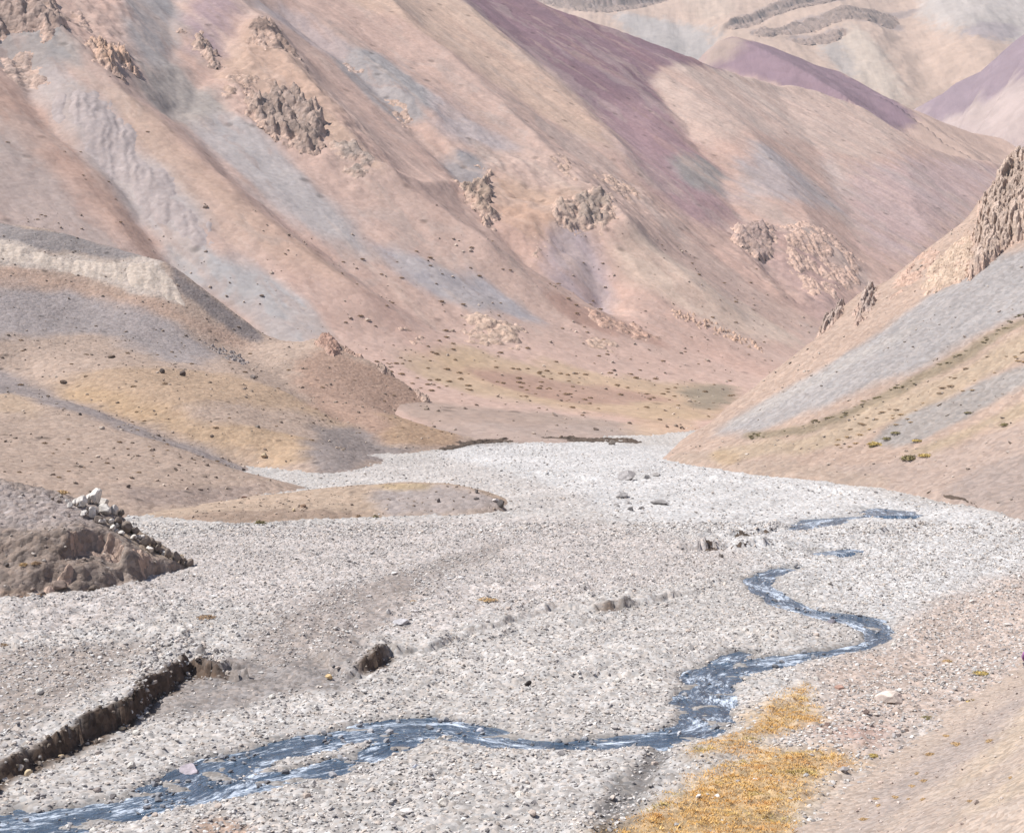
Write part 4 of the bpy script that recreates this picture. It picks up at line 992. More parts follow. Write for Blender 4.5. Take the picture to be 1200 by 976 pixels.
for i, (p, wpx, rgb, fl, lab) in enumerate(BB):
    boulder(p, wpx * 1.1, rgb, lab, bed, bed0 if i > 46 else bed_smooth, fl, seed=i + 1 if i else 31, rot=.2)
# on the grassy hill, the bar and the mountain foot
HB = [((190,443),7,(110,98,92),1.0,'left of two dark boulders standing on the grassy hill'),((214,443),8,(112,98,92),1.0,'right of two dark boulders standing on the grassy hill'),
    ((94,496),6,(104,96,94),.7,'dark boulder on the grey band of the grassy hill'),((119,514),8,(222,206,190),.7,'whitish boulder just below the grey band of the hill'),
    ((310,532),12,(204,182,152),.6,'tan boulder on the yellow grass near the hill foot'),((342,558),12,(128,98,84),.6,'dark red boulder at the foot of the grassy hill'),
    ((151,571),6,(106,92,86),.8,'lone dark boulder low on the hill above the knoll'),((286,586),9,(140,104,88),.7,'reddish boulder between the hill foot and the gravel bar'),
    ((74,440),10,(126,108,96),.4,'flat dark stone left on the yellow grass band'),((130,424),11,(140,122,108),.35,'flat brown stone above the yellow grass band'),
    ((296,444),8,(150,138,132),.6,'grey stone on the ridge side of the yellow grass'),((285,538),6,(126,112,104),.8,'small dark stone on the yellow grass near the foot of the hill'),
    ((521,490),9,(104,92,86),.9,'dark boulder low on the brown spur above the river'),((180,537),6,(120,106,98),.7,'small dark stone in the middle of the lower hill'),
    ((235,575),7,(134,118,110),.6,'grey brown stone near the toe of the hill'),((302,507),7,(158,146,138),.5,'grey stone on the bare patch of the hill')]
for i, (p, wpx, rgb, fl, lab) in enumerate(HB): boulder(p, wpx, rgb, lab, left_hill, hill_base, fl, seed=60 + i, sub=2, K=1.65)
for i, (p, wpx, rgb, fl, lab) in enumerate([((581,588),10,(216,206,200),.7,'whitish boulder at the right tip of the gravel bar'),((587,594),11,(96,90,88),.8,'dark boulder at the right tip of the gravel bar'),((559,577),6,(104,98,96),.8,'small dark stone on top of the gravel bar'),
    ((558,585),7,(112,104,102),.7,'small dark stone on the side of the gravel bar'),((514,588),5,(110,100,98),1.3,'dark sliver of stone on the grey end of the gravel bar'),((355,594),8,(150,124,104),.6,'brown stone on the tan part of the gravel bar'),((344,598),7,(206,184,150),.6,'cream stone on the tan part of the gravel bar')]):
    boulder(p, wpx, rgb, lab, gravel_bar, bar_base, fl, seed=80 + i, sub=2)
# the pile of white and dark blocks along the crest of the near knoll
KW = [(78,590,7,1),(88,592,9,1),(96,597,12,1),(104,590,12,1),(113,594,14,1),(121,590,14,1),(110,602,13,1),(122,604,15,1),(134,603,13,1),(142,606,9,0),(128,612,12,0),(116,612,10,0),(138,616,12,0),
      (150,616,10,1),(148,624,12,0),(158,628,12,0),(166,634,10,1),(170,640,12,0),(178,640,9,0),(184,646,11,0),(192,650,10,1),(196,656,11,0),(206,658,12,0),(214,661,12,0),(222,665,10,0),(70,588,7,0),(62,584,6,0),(176,648,9,1)]
_kr = np.random.default_rng(19)
for q in np.linspace(0, 1, 34):
    KW.append((84 + 112 * q + _kr.normal(0, 5), 594 + 58 * q + _kr.normal(0, 3) - 2, _kr.uniform(5, 9), 1 if _kr.random() < .95 - .7 * q else 0))
for i, (x, y, wpx, wh) in enumerate(KW):
    boulder((x, y + 2), wpx * (.85 + .4 * ((i * 37) % 10) / 10), (232,224,216) if wh else (150,136,126),
            'white block in the rock pile along the crest of the near knoll' if wh else 'dark block in the rock pile along the crest of the near knoll',
            knoll, knoll_base, .95, seed=100 + i, name='block', cat='rock', rot=None, group='white blocks on the knoll crest' if wh else 'dark blocks on the knoll crest', sub=3, sink=.05, K=1.42 if wh else 1.6)
for i, (p, wpx, rgb, lab) in enumerate([((70,690),18,(150,132,122),'broad shadowed boulder on the bottom of the knoll face'),((110,688),15,(132,118,108),'boulder with a dark lower side on the knoll foot'),((46,700),9,(176,146,122),'tan stone at the foot of the knoll'),
    ((25,702),9,(196,160,134),'orange tan stone at the left end of the knoll foot'),((50,695),7,(120,108,104),'dark stone at the foot of the knoll'),((8,664),7,(108,98,94),'dark stone at the left edge on the knoll')]):
    boulder(p, wpx, rgb, lab, knoll, knoll_base, .75, seed=140 + i, sink=.1, K=1.6)

# cobbles one can pick out of the gravel
_cp = []
while len(_cp) < 150:
    q = (RNG.uniform(0, 1200), RNG.uniform(640, 976))
    if q[1] > 976 - (q[0] - 930) * .62 and q[0] > 930: continue
    if q[0] < 230 and q[1] < 712: continue
    _cp.append(q)
_cw = at(_cp, bed_smooth, 25, 300)
_dw = np.min([line_dist(_cw[:, 0], _cw[:, 1], P) - np.mean(Wd) / 2 for P, Wd in (STREAM, BRAID)], 0)
_gp = at(GRASS, bed0)[:, :2]; _gd = poly_sd(_cw[:, 0], _cw[:, 1], _gp)
_protos = []
for k in range(6):
    V = stone_shape(2, 900 + k, 9, .7)
    tone = [(222,218,214), (206,200,196), (214,198,186), (186,180,178), (228,222,214), (200,190,184)][k]
    _protos.append((V, tone))
first = {}
for i, w_ in enumerate(_cw):
    if _dw[i] < .3 or _gd[i] < .3: continue
    k = i % 6; V, tone = _protos[k]
    if k not in first:
        o = mesh_arrays('cobble', V, ICO[2][1], M_stone, np.tile(lin(tone) / KS, (len(V), 1)), smooth=False); first[k] = o
    else:
        o = first[k].copy(); COL.objects.link(o)
    r = RNG.uniform(.10, .19); o.scale = (r, r, r); o.rotation_euler = (0, 0, RNG.uniform(0, 6.28))
    o.location = (w_[0], w_[1], float(bed(w_[0:1], w_[1:2])[0]) + .35 * r)
    t = ['off white', 'light grey', 'pinkish', 'mid grey', 'cream white', 'brownish grey'][k]
    tag(o, t + ' cobble a little larger than the river gravel it lies on', 'cobble', t + ' cobbles on the riverbed')

# gravel nobody could count
def scatter(N, ymin, ymax, pw, H, accept, rmin, rmax, tones, KK, sub, seed, sink=.3, flat=.65):
    r = np.random.default_rng(seed)
    d = (ymin ** pw + r.random(N) * (ymax ** pw - ymin ** pw)) ** (1 / pw)
    x = (r.random(N) * 1.3 - .65) * d * .80
    ok = accept(x, d); x = x[ok]; d = d[ok]; N = len(x)
    z = H(x, d)
    rad = rmin * (rmax / rmin) ** (r.random(N) ** 2.2) * (1 + .4 * (d > 110))
    shapes = [stone_shape(sub, seed * 31 + i, 7, flat) for i in range(10)]
    T = ICO[sub][1]; nv = len(shapes[0])
    S = np.stack(shapes)[r.integers(0, 10, N)]
    a = r.random(N) * 6.283; ca, sa = np.cos(a), np.sin(a)
    tl = r.normal(0, .25, N)
    X = S[..., 0] * ca[:, None] - S[..., 1] * sa[:, None]; Yv = S[..., 0] * sa[:, None] + S[..., 1] * ca[:, None]; Zv = S[..., 2] + X * tl[:, None]
    V = np.stack([X * rad[:, None] + x[:, None], Yv * rad[:, None] + d[:, None], Zv * rad[:, None] + (z + rad * (flat - sink) * .9)[:, None]], -1).reshape(-1, 3)
    FF = (T[None] + (np.arange(N) * nv)[:, None, None]).reshape(-1, 3)
    tones = np.array([lin(t) / KK for t in tones]); tc = tones[r.integers(0, len(tones), N)] * (1 + r.normal(0, .14, (N, 1)))
    return V, FF, np.repeat(tc, nv, 0), np.full(N, 1)
_A = (lambda x, y: None)
def on_bed(x, y):
    px = CX + F * x / y
    ok = (px > -260) & (px < 1460)
    kn = knoll_base(x, y) > bed_smooth(x, y) + .15
    d, _ = seg_dist(x, y, _kcx[::-1]); ok &= ~(kn & (d > -3) & (x < -15) & (y > 78) & (y < 110))
    fd, _ = seg_dist(x, y, G_FOOT); ok &= fd > -.3
    cf, _ = seg_dist(x, y, C_FOOT); ok &= cf > -.2
    g = poly_sd(x, y, _gp); ok &= (g > .1) | (RNG.random(x.shape) < .03)
    ah = hill_base(x, y) > bed_smooth(x, y) + .15; ok &= ~(ah & (x < 0) & (y > 100))
    s0, _ = seg_dist(x, y, _sp); clump = .6 * fbm(x * .22, y * .22, 3, 501) + .9 * fbm(s0 * .35, y * .05, 3, 503); s1, h1 = seg_dist(x, y, _sp, _sh); ok &= ~((np.abs(s1) < .55) & (h1 > .35)) | (RNG.random(x.shape) < .12)
    ok &= RNG.random(x.shape) < np.clip(.7 + .9 * clump, .15, 1)
    for P, Wd in (STREAM, BRAID):
        dd = line_dist(x, y, P); ok &= (dd > np.mean(Wd) * .5 - .1) | (RNG.random(x.shape) < .10)
    silt = poly_sd(x, y, _silt); ok &= (silt > 0) | (RNG.random(x.shape) < .12)
    sil2 = poly_sd(x, y, _silt2); ok &= (sil2 > 0) | (RNG.random(x.shape) < .15)
    return ok
_silt = at([(205,800),(240,790),(300,782),(400,800),(420,815),(330,815),(260,832),(190,838),(172,842),(180,825)], bed0)[:, :2]
_silt2 = at([(420,700),(450,680),(480,680),(478,700),(440,740),(420,745)], bed0)[:, :2]
PALE = [(222,217,212), (206,200,196), (214,208,204), (196,189,184), (232,228,224), (212,200,190), (180,174,172), (222,208,196), (166,160,158)]
parts = [scatter(210000, 42, 118, 1.5, bed, on_bed, .04, .112, PALE, 1.5, 1, 601, .38, .5),
         scatter(24000, 95, 205, 1.4, bed, on_bed, .06, .14, PALE, 1.5, 1, 602, .4, .5),
         scatter(1500, 42, 100, 1.5, bed, on_bed, .09, .17, PALE, 1.5, 2, 603, .38, .55)]
def in_water(x, y):
    ok = np.zeros(x.shape, bool)
    for P, Wd in (STREAM, BRAID):
        dd = line_dist(x, y, P); ok |= (dd < np.mean(Wd) * .5 + .35) & (RNG.random(x.shape) < np.clip(.08 + .9 * fbm(x * .6, y * .6, 3, 551), 0, 1))
    return ok
parts.append(scatter(60000, 42, 100, 1.4, lambda x, y: bed_smooth(x, y) - .20, in_water, .05, .2, [(176,176,180),(150,150,154),(196,194,196),(128,126,130)], 1.6, 1, 605, .3, .6))
_face = at([(150,800),(170,772),(215,758),(262,772),(270,796),(240,800),(212,802),(195,818),(166,846),(150,850)], bed0)[:, :2]
def on_cut(x, y):
    s1, h1 = seg_dist(x + .3 * fbm(x * 1.5, y * 1.5, 3, 33), y, _sp, _sh)
    return (np.abs(s1) < .45) & (h1 > .55) & (RNG.random(x.shape) < .35)
parts.append(scatter(60000, 45, 75, 1.4, bed, on_cut, .05, .15, [(150,136,124),(120,108,98),(176,164,154),(200,192,184)], 1.7, 1, 607, .5, .7))
parts.append(scatter(60000, 52, 78, 1.4, bed, lambda x, y: (poly_sd(x, y, _face) < 0) & (RNG.random(x.shape) < .4), .06, .17, PALE, 1.4, 1, 606, .3, .7))
Vs, Fs, Cs, off = [], [], [], 0
for V, FF, Cc, _n in parts:
    Vs.append(V); Fs.append(FF + off); Cs.append(Cc); off += len(V)
o = mesh_arrays('gravel', np.concatenate(Vs), np.concatenate(Fs), M_stone, np.concatenate(Cs), smooth=False)
tag(o, 'pale grey river gravel covering the valley floor', 'gravel', kind='stuff')
def on_near(x, y):
    px = CX + F * x / y; fd, _ = seg_dist(x, y, G_FOOT)
    return (px > 300) & (px < 1460) & (fd < .4) & (RNG.random(x.shape) < np.clip(.25 + .9 * fbm(x * .4, y * .4, 3, 511), .04, 1) * np.where(fd > -2.5, 1, .35))
V, FF, Cc, _n = scatter(40000, 28, 90, 1.3, near_slope, on_near, .025, .11, [(206,186,174),(190,170,160),(216,200,188),(170,152,144),(222,206,196)], KS, 1, 604)
tag(mesh_arrays('gravel', V, FF, M_stone, Cc, smooth=False), 'small brownish stones strewn over the near slope', 'gravel', kind='stuff')

def loose(label, N, y0, y1, H, Hb, lim, r0, r1, tones, K, seed, dens):
    def ok(x, y):
        px = CX + F * x / y; q = (px > -200) & (px < 1400)
        z = Hb(x, y); q &= lim(x, y) & (z > bed_smooth(x, y) + .1)
        return q & (RNG.random(x.shape) < np.clip(dens + .8 * fbm(x * .12, y * .12, 4, seed), .03, 1))
    V, FF, Cc, _n = scatter(N, y0, y1, 1.4, H, ok, r0, r1, tones, K, 1, seed, .4, .6)
    tag(mesh_arrays('loose_stones', V, FF, M_stone, Cc, smooth=False), label, 'loose stones', kind='stuff')
BR = [(186,166,150),(168,150,136),(200,180,164),(150,132,120),(212,194,178)]
loose('loose brown stones strewn over the grassy hill', 18000, 100, 262, left_hill, hill_base, lambda x, y: (seg_dist(x, y, _arx[::-1])[0] > 0) & (x < 5), .06, .24, BR, 1.6, 701, .25)
loose('loose stones strewn over the low gravel bar', 9000, 112, 136, gravel_bar, bar_base, lambda x, y: (x < 2) & (x > -42), .04, .13, BR, 1.6, 702, .35)
loose('loose stones strewn over the near knoll', 12000, 80, 99, knoll, knoll_base, lambda x, y: (x < -18) & (RNG.random(x.shape) < .5) & (seg_dist(x, y, _kcx[::-1])[0] > -1), .05, .2, [(166,150,140),(150,136,128),(186,172,162),(206,194,184)], 1.5, 703, .35)
loose('loose stones strewn over the right scree slope', 22000, 110, 225, right_slope, rightface, lambda x, y: (x > 12) & (seg_dist(x, y, C_FOOT)[0] < -.5) & (seg_dist(x, y, C_CREST)[0] < -1), .05, .2, [(196,178,164),(176,162,152),(208,194,182),(156,142,132)], 1.6, 704, .15)
loose('loose stones strewn over the foot of the far mountain', 17000, 205, 400, mountain, bigface, lambda x, y: (bsn(x, y)[1] < 75) & (bsn(x, y)[0] > -70) & (bsn(x, y)[0] < 190), .08, .4, BR, 1.35, 705, .15)
# =============================================================== GRASS AND SHRUBS
def leaf_material(name, rough=.8):
    m = bpy.data.materials.new(name); m.use_nodes = True
    nt = m.node_tree; b = nt.nodes['Principled BSDF']; b.inputs['Roughness'].default_value = rough; b.inputs['Specular IOR Level'].default_value = .15
    a = nt.nodes.new('ShaderNodeAttribute'); a.attribute_name = 'Col'
    nt.links.new(a.outputs['Color'], b.inputs['Base Color'])
    return m
M_grass = leaf_material('dry_grass'); M_leaf = leaf_material('cushion_shrub')
KG = 1.0
def blades(x, y, z, h, lean, colr, r, wid=.012):
    n = len(x); a = r.random(n) * 6.283; dx = np.cos(a); dy = np.sin(a)
    la = r.random(n) * 6.283; lx = np.cos(la) * lean * h; ly = np.sin(la) * lean * h
    w = wid * (1 + r.random(n))
    p0 = np.stack([x - dx * w, y - dy * w, z - .02], -1); p1 = np.stack([x + dx * w, y + dy * w, z - .02], -1); p2 = np.stack([x + lx, y + ly, z + h], -1)
    V = np.stack([p0, p1, p2], 1).reshape(-1, 3); T = np.arange(3 * n).reshape(n, 3)
    return V, T, np.repeat(colr, 3, 0)
r = np.random.default_rng(77)
lo, hi = _gp.min(0) - .6, _gp.max(0) + .6; hi[1] = min(hi[1], 75); lo[1] = max(lo[1], 39)
N = 260000
x = r.uniform(lo[0], hi[0], N); y = r.uniform(lo[1], hi[1], N)
sd = poly_sd(x + .4 * fbm(x * .9, y * .9, 3, 521), y + .4 * fbm(x * .9, y * .9, 3, 523), at(chaikin(GRASS, 2), bed0)[:, :2])
den = sst(.55, -.9, sd + .5 * fbm(x * 1.2, y * 1.2, 3, 527)) * (.4 + .6 * sst(-.35, .25, fbm(x * .8, y * .8, 3, 525)))
k = r.random(N) < den; x = x[k]; y = y[k]; sd = sd[k]; N = len(x)
z = bed(x, y)
mixn = fbm(x * .35, y * .7, 4, 531) + .08 * r.normal(0, 1, N); gr = fbm(x * .5 + 7, y * .9, 4, 533)
c1 = lin((206,162,100)) / KG; c2 = lin((216,180,120)) / KG; c3 = lin((184,168,110)) / KG; c4 = lin((202,146,88)) / KG
t = sst(-.5, .5, mixn)[:, None]; cc = c1 * (1 - t) + c2 * t
g_ = (sst(.12, .45, gr) * .8)[:, None]; cc = cc * (1 - g_) + c3 * g_
o_ = (sst(.1, .5, -gr) * .7)[:, None]; cc = cc * (1 - o_) + c4 * o_
tuss = .6 + .9 * sst(-.2, .5, fbm(x * 1.6, y * 1.6, 3, 541))
V, T, Cg = blades(x, y, z, (.025 + .06 * r.random(N)) * tuss, 1.4, cc * (1 + .09 * r.normal(0, 1, (N, 1))), r)
tag(mesh_arrays('grass', V, T, M_grass, Cg, smooth=False), 'orange and yellow dry grass beside the stream', 'grass', kind='stuff')

def shrub_mesh(seed, n, tones, flat=.55, leaf=.11, K=1.05):
    """a low cushion: many small leaves spread through a lumpy dome"""
    r = np.random.default_rng(seed)
    d = r.normal(size=(n, 3)); d[:, 2] = np.abs(d[:, 2]); d /= np.linalg.norm(d, axis=1)[:, None]
    rad = (.55 + .45 * r.random(n)) * (1 + .35 * perlin(d[:, 0] * 2 + seed, d[:, 1] * 2 + d[:, 2], seed))
    c = d * rad[:, None] * np.array([1, 1, flat])
    a = r.normal(size=(n, 3)); a /= np.linalg.norm(a, axis=1)[:, None]; b = np.cross(a, d + r.normal(0, .4, (n, 3))); b /= np.linalg.norm(b, axis=1)[:, None] + 1e-9
    s = leaf * (.6 + .8 * r.random(n))[:, None]
    V = np.stack([c - a * s, c + b * s * .6, c + a * s, c - b * s * .6], 1).reshape(-1, 3); Q = np.arange(4 * n).reshape(n, 4)
    tn = np.array([lin(t) / K for t in tones])[r.integers(0, len(tones), n)] * (1 + .18 * r.normal(0, 1, (n, 1)))
    return V, Q, np.repeat(tn, 4, 0)
OLIVE = [(128,118,84), (142,130,92), (112,104,76)]; YEL = [(196,170,104), (180,158,98), (160,142,90)]; DRY = [(150,124,98), (136,112,90), (166,138,108)]; STRAW = [(200,168,124), (186,154,110), (170,142,106)]
_sm = {}
def shrub(pix, wpx, H, Hb, kind, label, group=None, flat=.5, seed=0, name='shrub', cat='shrub', stretch=1.0, var=0):
    key = (kind, var)
    p = at([pix], Hb, 25, 1200)[0]; z = float(H(p[0:1], p[1:2])[0]); rad = wpx / 2 * p[1] / F
    tones = dict(olive=OLIVE, yellow=YEL, dry=DRY, straw=STRAW)[kind]
    if key not in _sm:
        o = mesh_arrays(name, *shrub_mesh(700 + len(_sm), 420, tones)[:2], M_leaf, shrub_mesh(700 + len(_sm), 420, tones)[2], smooth=False); _sm[key] = o
    else:
        o = _sm[key].copy(); COL.objects.link(o); o.name = name
    o.location = (p[0], p[1], z - .03 * rad); o.scale = (rad, rad * stretch, rad * flat * 2); o.rotation_euler.z = seed * 2.1
    for kk in ('label', 'category', 'group'):
        if kk in o: del o[kk]
    return tag(o, label, cat, group)
S1 = [((305,615),19,bed,bed0,'olive','round olive shrub at the front edge of the gravel bar',.5),((1065,542),22,right_slope,rightface,'olive','biggest olive shrub low on the right scree slope',.45),
    ((1178,502),13,right_slope,rightface,'olive','olive shrub at the upper right end of the shrub band near the edge',.4),((1026,524),20,right_slope,rightface,'yellow','yellow green shrub left of the biggest olive shrub',.35),
    ((1085,538),18,right_slope,rightface,'yellow','dry yellowish shrub touching the right side of the biggest olive shrub',.35),((1040,518),14,right_slope,rightface,'olive','dark shrub above the yellow green shrub on the scree',.35),
    ((1022,527),9,right_slope,rightface,'olive','small dark shrub below the yellow green one',.4),((1050,512),16,right_slope,rightface,'olive','long olive shrub on the grey scree tongue',.25),
    ((1075,520),15,right_slope,rightface,'yellow','yellow shrub above the biggest olive shrub',.3),((1135,488),12,right_slope,rightface,'olive','flat dark shrub on the upper grey scree tongue',.25),
    ((485,709),12,bed,bed0,'straw','straw coloured tuft alone on the grey silt of the valley floor',.35),((242,729),26,bed,bed0,'dry','flat brown tuft on the left gravel terrace',.12),
    ((572,710),26,bed,bed0,'straw','flat straw tuft among the stones of the middle terrace',.12),((5,766),18,bed,bed0,'dry','brown tuft at the left edge of the terrace',.2),
    ((1141,823),22,bed,bed_smooth,'yellow','yellow green tuft right of the cream boulder',.4),((1128,828),14,bed,bed_smooth,'straw','pale tuft touching the yellow green tuft',.35),((1086,841),17,bed,bed_smooth,'olive','flat green tuft below the cream boulder',.25),
    ((1008,926),18,bed,bed_smooth,'straw','yellow tuft at the foot of the near slope beside the grass',.4),((1023,886),14,bed,bed_smooth,'yellow','small yellow tuft on the stones right of the grass tip',.35),
    ((1150,792),20,bed,bed_smooth,'yellow','low green tuft on the brown apron below the right edge',.2),((1110,776),13,bed,bed_smooth,'straw','faint straw tuft on the brown apron',.25),
    ((42,668),12,knoll,knoll_base,'dry','brown shrub on the dark face of the near knoll',.5),((28,665),12,knoll,knoll_base,'straw','straw tuft left of the brown shrub on the knoll',.5),
    ((70,578),22,knoll,knoll_base,'straw','straw tuft on the skyline of the near knoll',.3),((208,652),14,knoll,knoll_base,'yellow','yellowish shrub near the lower tip of the knoll',.5),
    ((440,606),8,gravel_bar,bar_base,'olive','little dark shrub at the front foot of the gravel bar',.6),((420,605),7,gravel_bar,bar_base,'dry','little brown shrub at the front foot of the gravel bar',.5)]
for i, (p, wpx, H, Hb, kd, lab, fl) in enumerate(S1): shrub(p, wpx, H, Hb, kd, lab, None, fl, seed=i, cat='tuft' if 'tuft' in lab else 'shrub', name='grass_tuft' if 'tuft' in lab else 'shrub')
def many(rows, H, Hb, kind, label, group, flat=.3, stretch=1.0, name='grass_tuft', cat='tuft'):
    for i, (x, y, w_) in enumerate(rows): shrub((x, y), w_, H, Hb, kind, label, group, flat, seed=i, name=name, cat=cat, stretch=stretch, var=i % 2)
rr = np.random.default_rng(5)
def along(line, n, jit, w0, w1):
    L = chaikin(line, 2, False); t = rr.random(n) * (len(L) - 1); i = t.astype(int); f = (t - i)[:, None]
    q = L[i] * (1 - f) + L[np.minimum(i + 1, len(L) - 1)] * f + rr.normal(0, jit, (n, 2))
    return [(a, b, rr.uniform(w0, w1)) for a, b in q]
many(along([(880,516),(960,500),(1020,470),(1080,445),(1140,410),(1200,372)], 60, 2.0, 6, 13), right_slope, rightface, 'olive', 'low olive tuft in the long row across the right scree slope', 'row of tufts across the scree', .12, .5)
many(along([(980,526),(1050,500),(1110,470),(1200,425)], 26, 5, 5, 10), right_slope, rightface, 'straw', 'low straw tuft on the tan strip of the right scree slope', 'tufts on the tan scree strip', .16)
many(along([(1000,505),(1060,480),(1130,440),(1200,410)], 22, 5, 5, 11), right_slope, rightface, 'dry', 'brown tuft on the upper tan strip of the right scree slope', 'brown tufts on the upper tan strip', .16)
many([(1085,914,15),(1070,922,14),(1082,936,13),(1013,960,15),(1050,935,14),(1030,944,12),(1092,884,18),(1122,872,20),(1160,868,18),(1066,935,9),(1110,862,14),(1185,907,12),(1138,938,12),(1028,936,14),(1075,906,12)], near_slope, nearface, 'straw', 'small dry tuft on the pinkish near slope', 'tufts on the near slope', .22, .6)
pts = [(rr.uniform(440, 860), 0, rr.uniform(3, 9)) for _ in range(130)]
many([(x, 440 + (x - 505) * .075 + rr.normal(0, 14), w_) for x, _, w_ in pts], mountain, bigface, 'dry', 'small brown scrub cushion in the belt along the mountain foot', 'scrub along the mountain foot', .4, name='scrub_cushion', cat='scrub')
many([(rr.uniform(400, 620), rr.uniform(290, 440), rr.uniform(3, 8)) for _ in range(46)], mountain, bigface, 'dry', 'tiny scrub cushion on the left fan of the mountain', 'scrub on the left mountain fan', .4, name='scrub_cushion', cat='scrub')
many([(rr.uniform(640, 900), rr.uniform(300, 430), rr.uniform(3, 7)) for _ in range(46)], mountain, bigface, 'dry', 'tiny scrub cushion on the right fan of the mountain', 'scrub on the right mountain fan', .4, name='scrub_cushion', cat='scrub')
many([(rr.uniform(20, 400), rr.uniform(400, 560), rr.uniform(3, 8)) for _ in range(56)], left_hill, hill_base, 'dry', 'small brown tuft on the grassy hill', 'tufts on the grassy hill', .4)
many([(rr.uniform(400, 540), rr.uniform(435, 515), rr.uniform(3, 6)) for _ in range(26)], left_hill, hill_base, 'dry', 'small dark tuft on the brown spur above the river', 'tufts on the brown spur', .4)
many([(rr.uniform(0, 190), rr.uniform(150, 262), rr.uniform(3, 6)) for _ in range(14)], mountain, bigface, 'dry', 'tiny dark tuft on the smooth slope above the cream cliff', 'tufts above the cream cliff', .4)

# =============================================================== THE WALKER AT THE RIGHT EDGE
def plain(name, rgb, rough=.8, K=1.5):
    m = bpy.data.materials.new(name); m.use_nodes = True; nt = m.node_tree; b = nt.nodes['Principled BSDF']
    n = nt.nodes.new('ShaderNodeTexNoise'); n.inputs['Scale'].default_value = 30; n.inputs['Detail'].default_value = 4
    mx = nt.nodes.new('ShaderNodeMix'); mx.data_type = 'RGBA'; c = lin(rgb) / K
    mx.inputs[6].default_value = (*(c * .85), 1); mx.inputs[7].default_value = (*np.minimum(c * 1.15, .9), 1)
    nt.links.new(n.outputs['Fac'], mx.inputs[0]); nt.links.new(mx.outputs[2], b.inputs['Base Color']); b.inputs['Roughness'].default_value = rough
    return m
def skin_mesh(name, verts, edges, radii, mat, parent, root=0, sub=2):
    me = bpy.data.meshes.new(name); me.from_pydata(verts, edges, []); o = bpy.data.objects.new(name, me); COL.objects.link(o)
    sk = o.modifiers.new('skin', 'SKIN'); sk.use_smooth_shade = True
    for i, q in enumerate(radii):
        me.skin_vertices[0].data[i].radius = (q, q) if not isinstance(q, tuple) else q
    me.skin_vertices[0].data[root].use_root = True
    s = o.modifiers.new('sub', 'SUBSURF'); s.levels = sub; s.render_levels = sub
    me.materials.append(mat); o.parent = parent
    return o
hp = at([(1205,803)], nearface, 25, 200)[0]
person = bpy.data.objects.new('person', None); COL.objects.link(person)
person.location = (hp[0], hp[1], float(near_slope(hp[0:1], hp[1:2])[0])); person.rotation_euler.z = math.radians(-60)
tag(person, 'walker in a purple jacket cut off by the right edge of the photo', 'person')
M_skin = plain('skin', (196,150,128), .6); M_jacket = plain('purple_jacket', (176,120,172)); M_trouser = plain('dark_trousers', (92,86,90)); M_hair = plain('dark_hair', (58,44,40), .6); M_boot = plain('boots', (84,68,58)); M_shirt = plain('white_hem', (226,220,222))
bv = [(0,0,.95),(0,0,1.1),(0,0,1.28),(0,0,1.42),(0,.01,1.50),(0,.03,1.60),(0,.03,1.70),
      (-.17,0,1.40),(-.30,.02,1.18),(-.27,.16,.98),(-.26,.22,.92),(.17,0,1.40),(.29,-.03,1.16),(.27,.12,.96),(.26,.18,.90),
      (-.10,0,.90),(-.11,.10,.50),(-.11,.02,.10),(-.11,.12,.04),(.10,0,.90),(.11,-.04,.50),(.11,-.14,.10),(.11,-.04,.04)]
be = [(0,1),(1,2),(2,3),(3,4),(4,5),(5,6),(3,7),(7,8),(8,9),(9,10),(3,11),(11,12),(12,13),(13,14),(0,15),(15,16),(16,17),(17,18),(0,19),(19,20),(20,21),(21,22)]
br = [.13,.12,.14,.11,.052,.095,.085,.065,.045,.034,.04,.065,.045,.034,.04,.085,.058,.04,.035,.085,.058,.04,.035]
skin_mesh('body', bv, be, br, M_skin, person)
for sx, hy in ((-1, .25), (1, .21)):                       # hands with separate, curled fingers
    hx, hz = sx * .26, .90
    fv = [(hx, hy - .03, hz), (hx, hy + .02, hz - .02)]; fe = [(0, 1)]; fr = [.022, .024]
    for f in range(4):
        b0 = len(fv); ox = (f - 1.5) * .018; ln = (.028, .034, .031, .024)[f]
        fv += [(hx + ox, hy + .045, hz - .03), (hx + ox, hy + .05 + ln * .5, hz - .05), (hx + ox, hy + .045 + ln * .5, hz - .05 - ln)]
        fe += [(1, b0), (b0, b0 + 1), (b0 + 1, b0 + 2)]; fr += [.010, .009, .008]
    b0 = len(fv); fv += [(hx - sx * .035, hy + .01, hz - .02), (hx - sx * .045, hy + .04, hz - .045)]; fe += [(0, b0), (b0, b0 + 1)]; fr += [.011, .009]
    skin_mesh('hand', fv, fe, fr, M_skin, person, sub=1)
jk = skin_mesh('jacket', [(0,0,.93),(0,0,1.1),(0,0,1.28),(0,0,1.43),(-.18,0,1.40),(-.31,.02,1.18),(-.28,.14,1.0),(.18,0,1.40),(.30,-.03,1.16),(.28,.10,.98)],
               [(0,1),(1,2),(2,3),(3,4),(4,5),(5,6),(3,7),(7,8),(8,9)], [.165,.16,.17,.125,.088,.07,.058,.088,.07,.058], M_jacket, person)
skin_mesh('hem', [(0,0,.86),(0,0,.93)], [(0,1)], [.15,.155], M_shirt, person)
skin_mesh('trousers', [(0,0,.94),(-.10,0,.88),(-.11,.10,.50),(-.11,.02,.13),(.10,0,.88),(.11,-.04,.50),(.11,-.14,.13)], [(0,1),(1,2),(2,3),(0,4),(4,5),(5,6)], [.145,.105,.078,.062,.105,.078,.062], M_trouser, person)
for sx, yy in ((-.11, .02), (.11, -.14)): skin_mesh('boot', [(sx, yy, .12), (sx, yy, .05), (sx, yy + .14, .035)], [(0,1),(1,2)], [.06,.062,.045], M_boot, person)
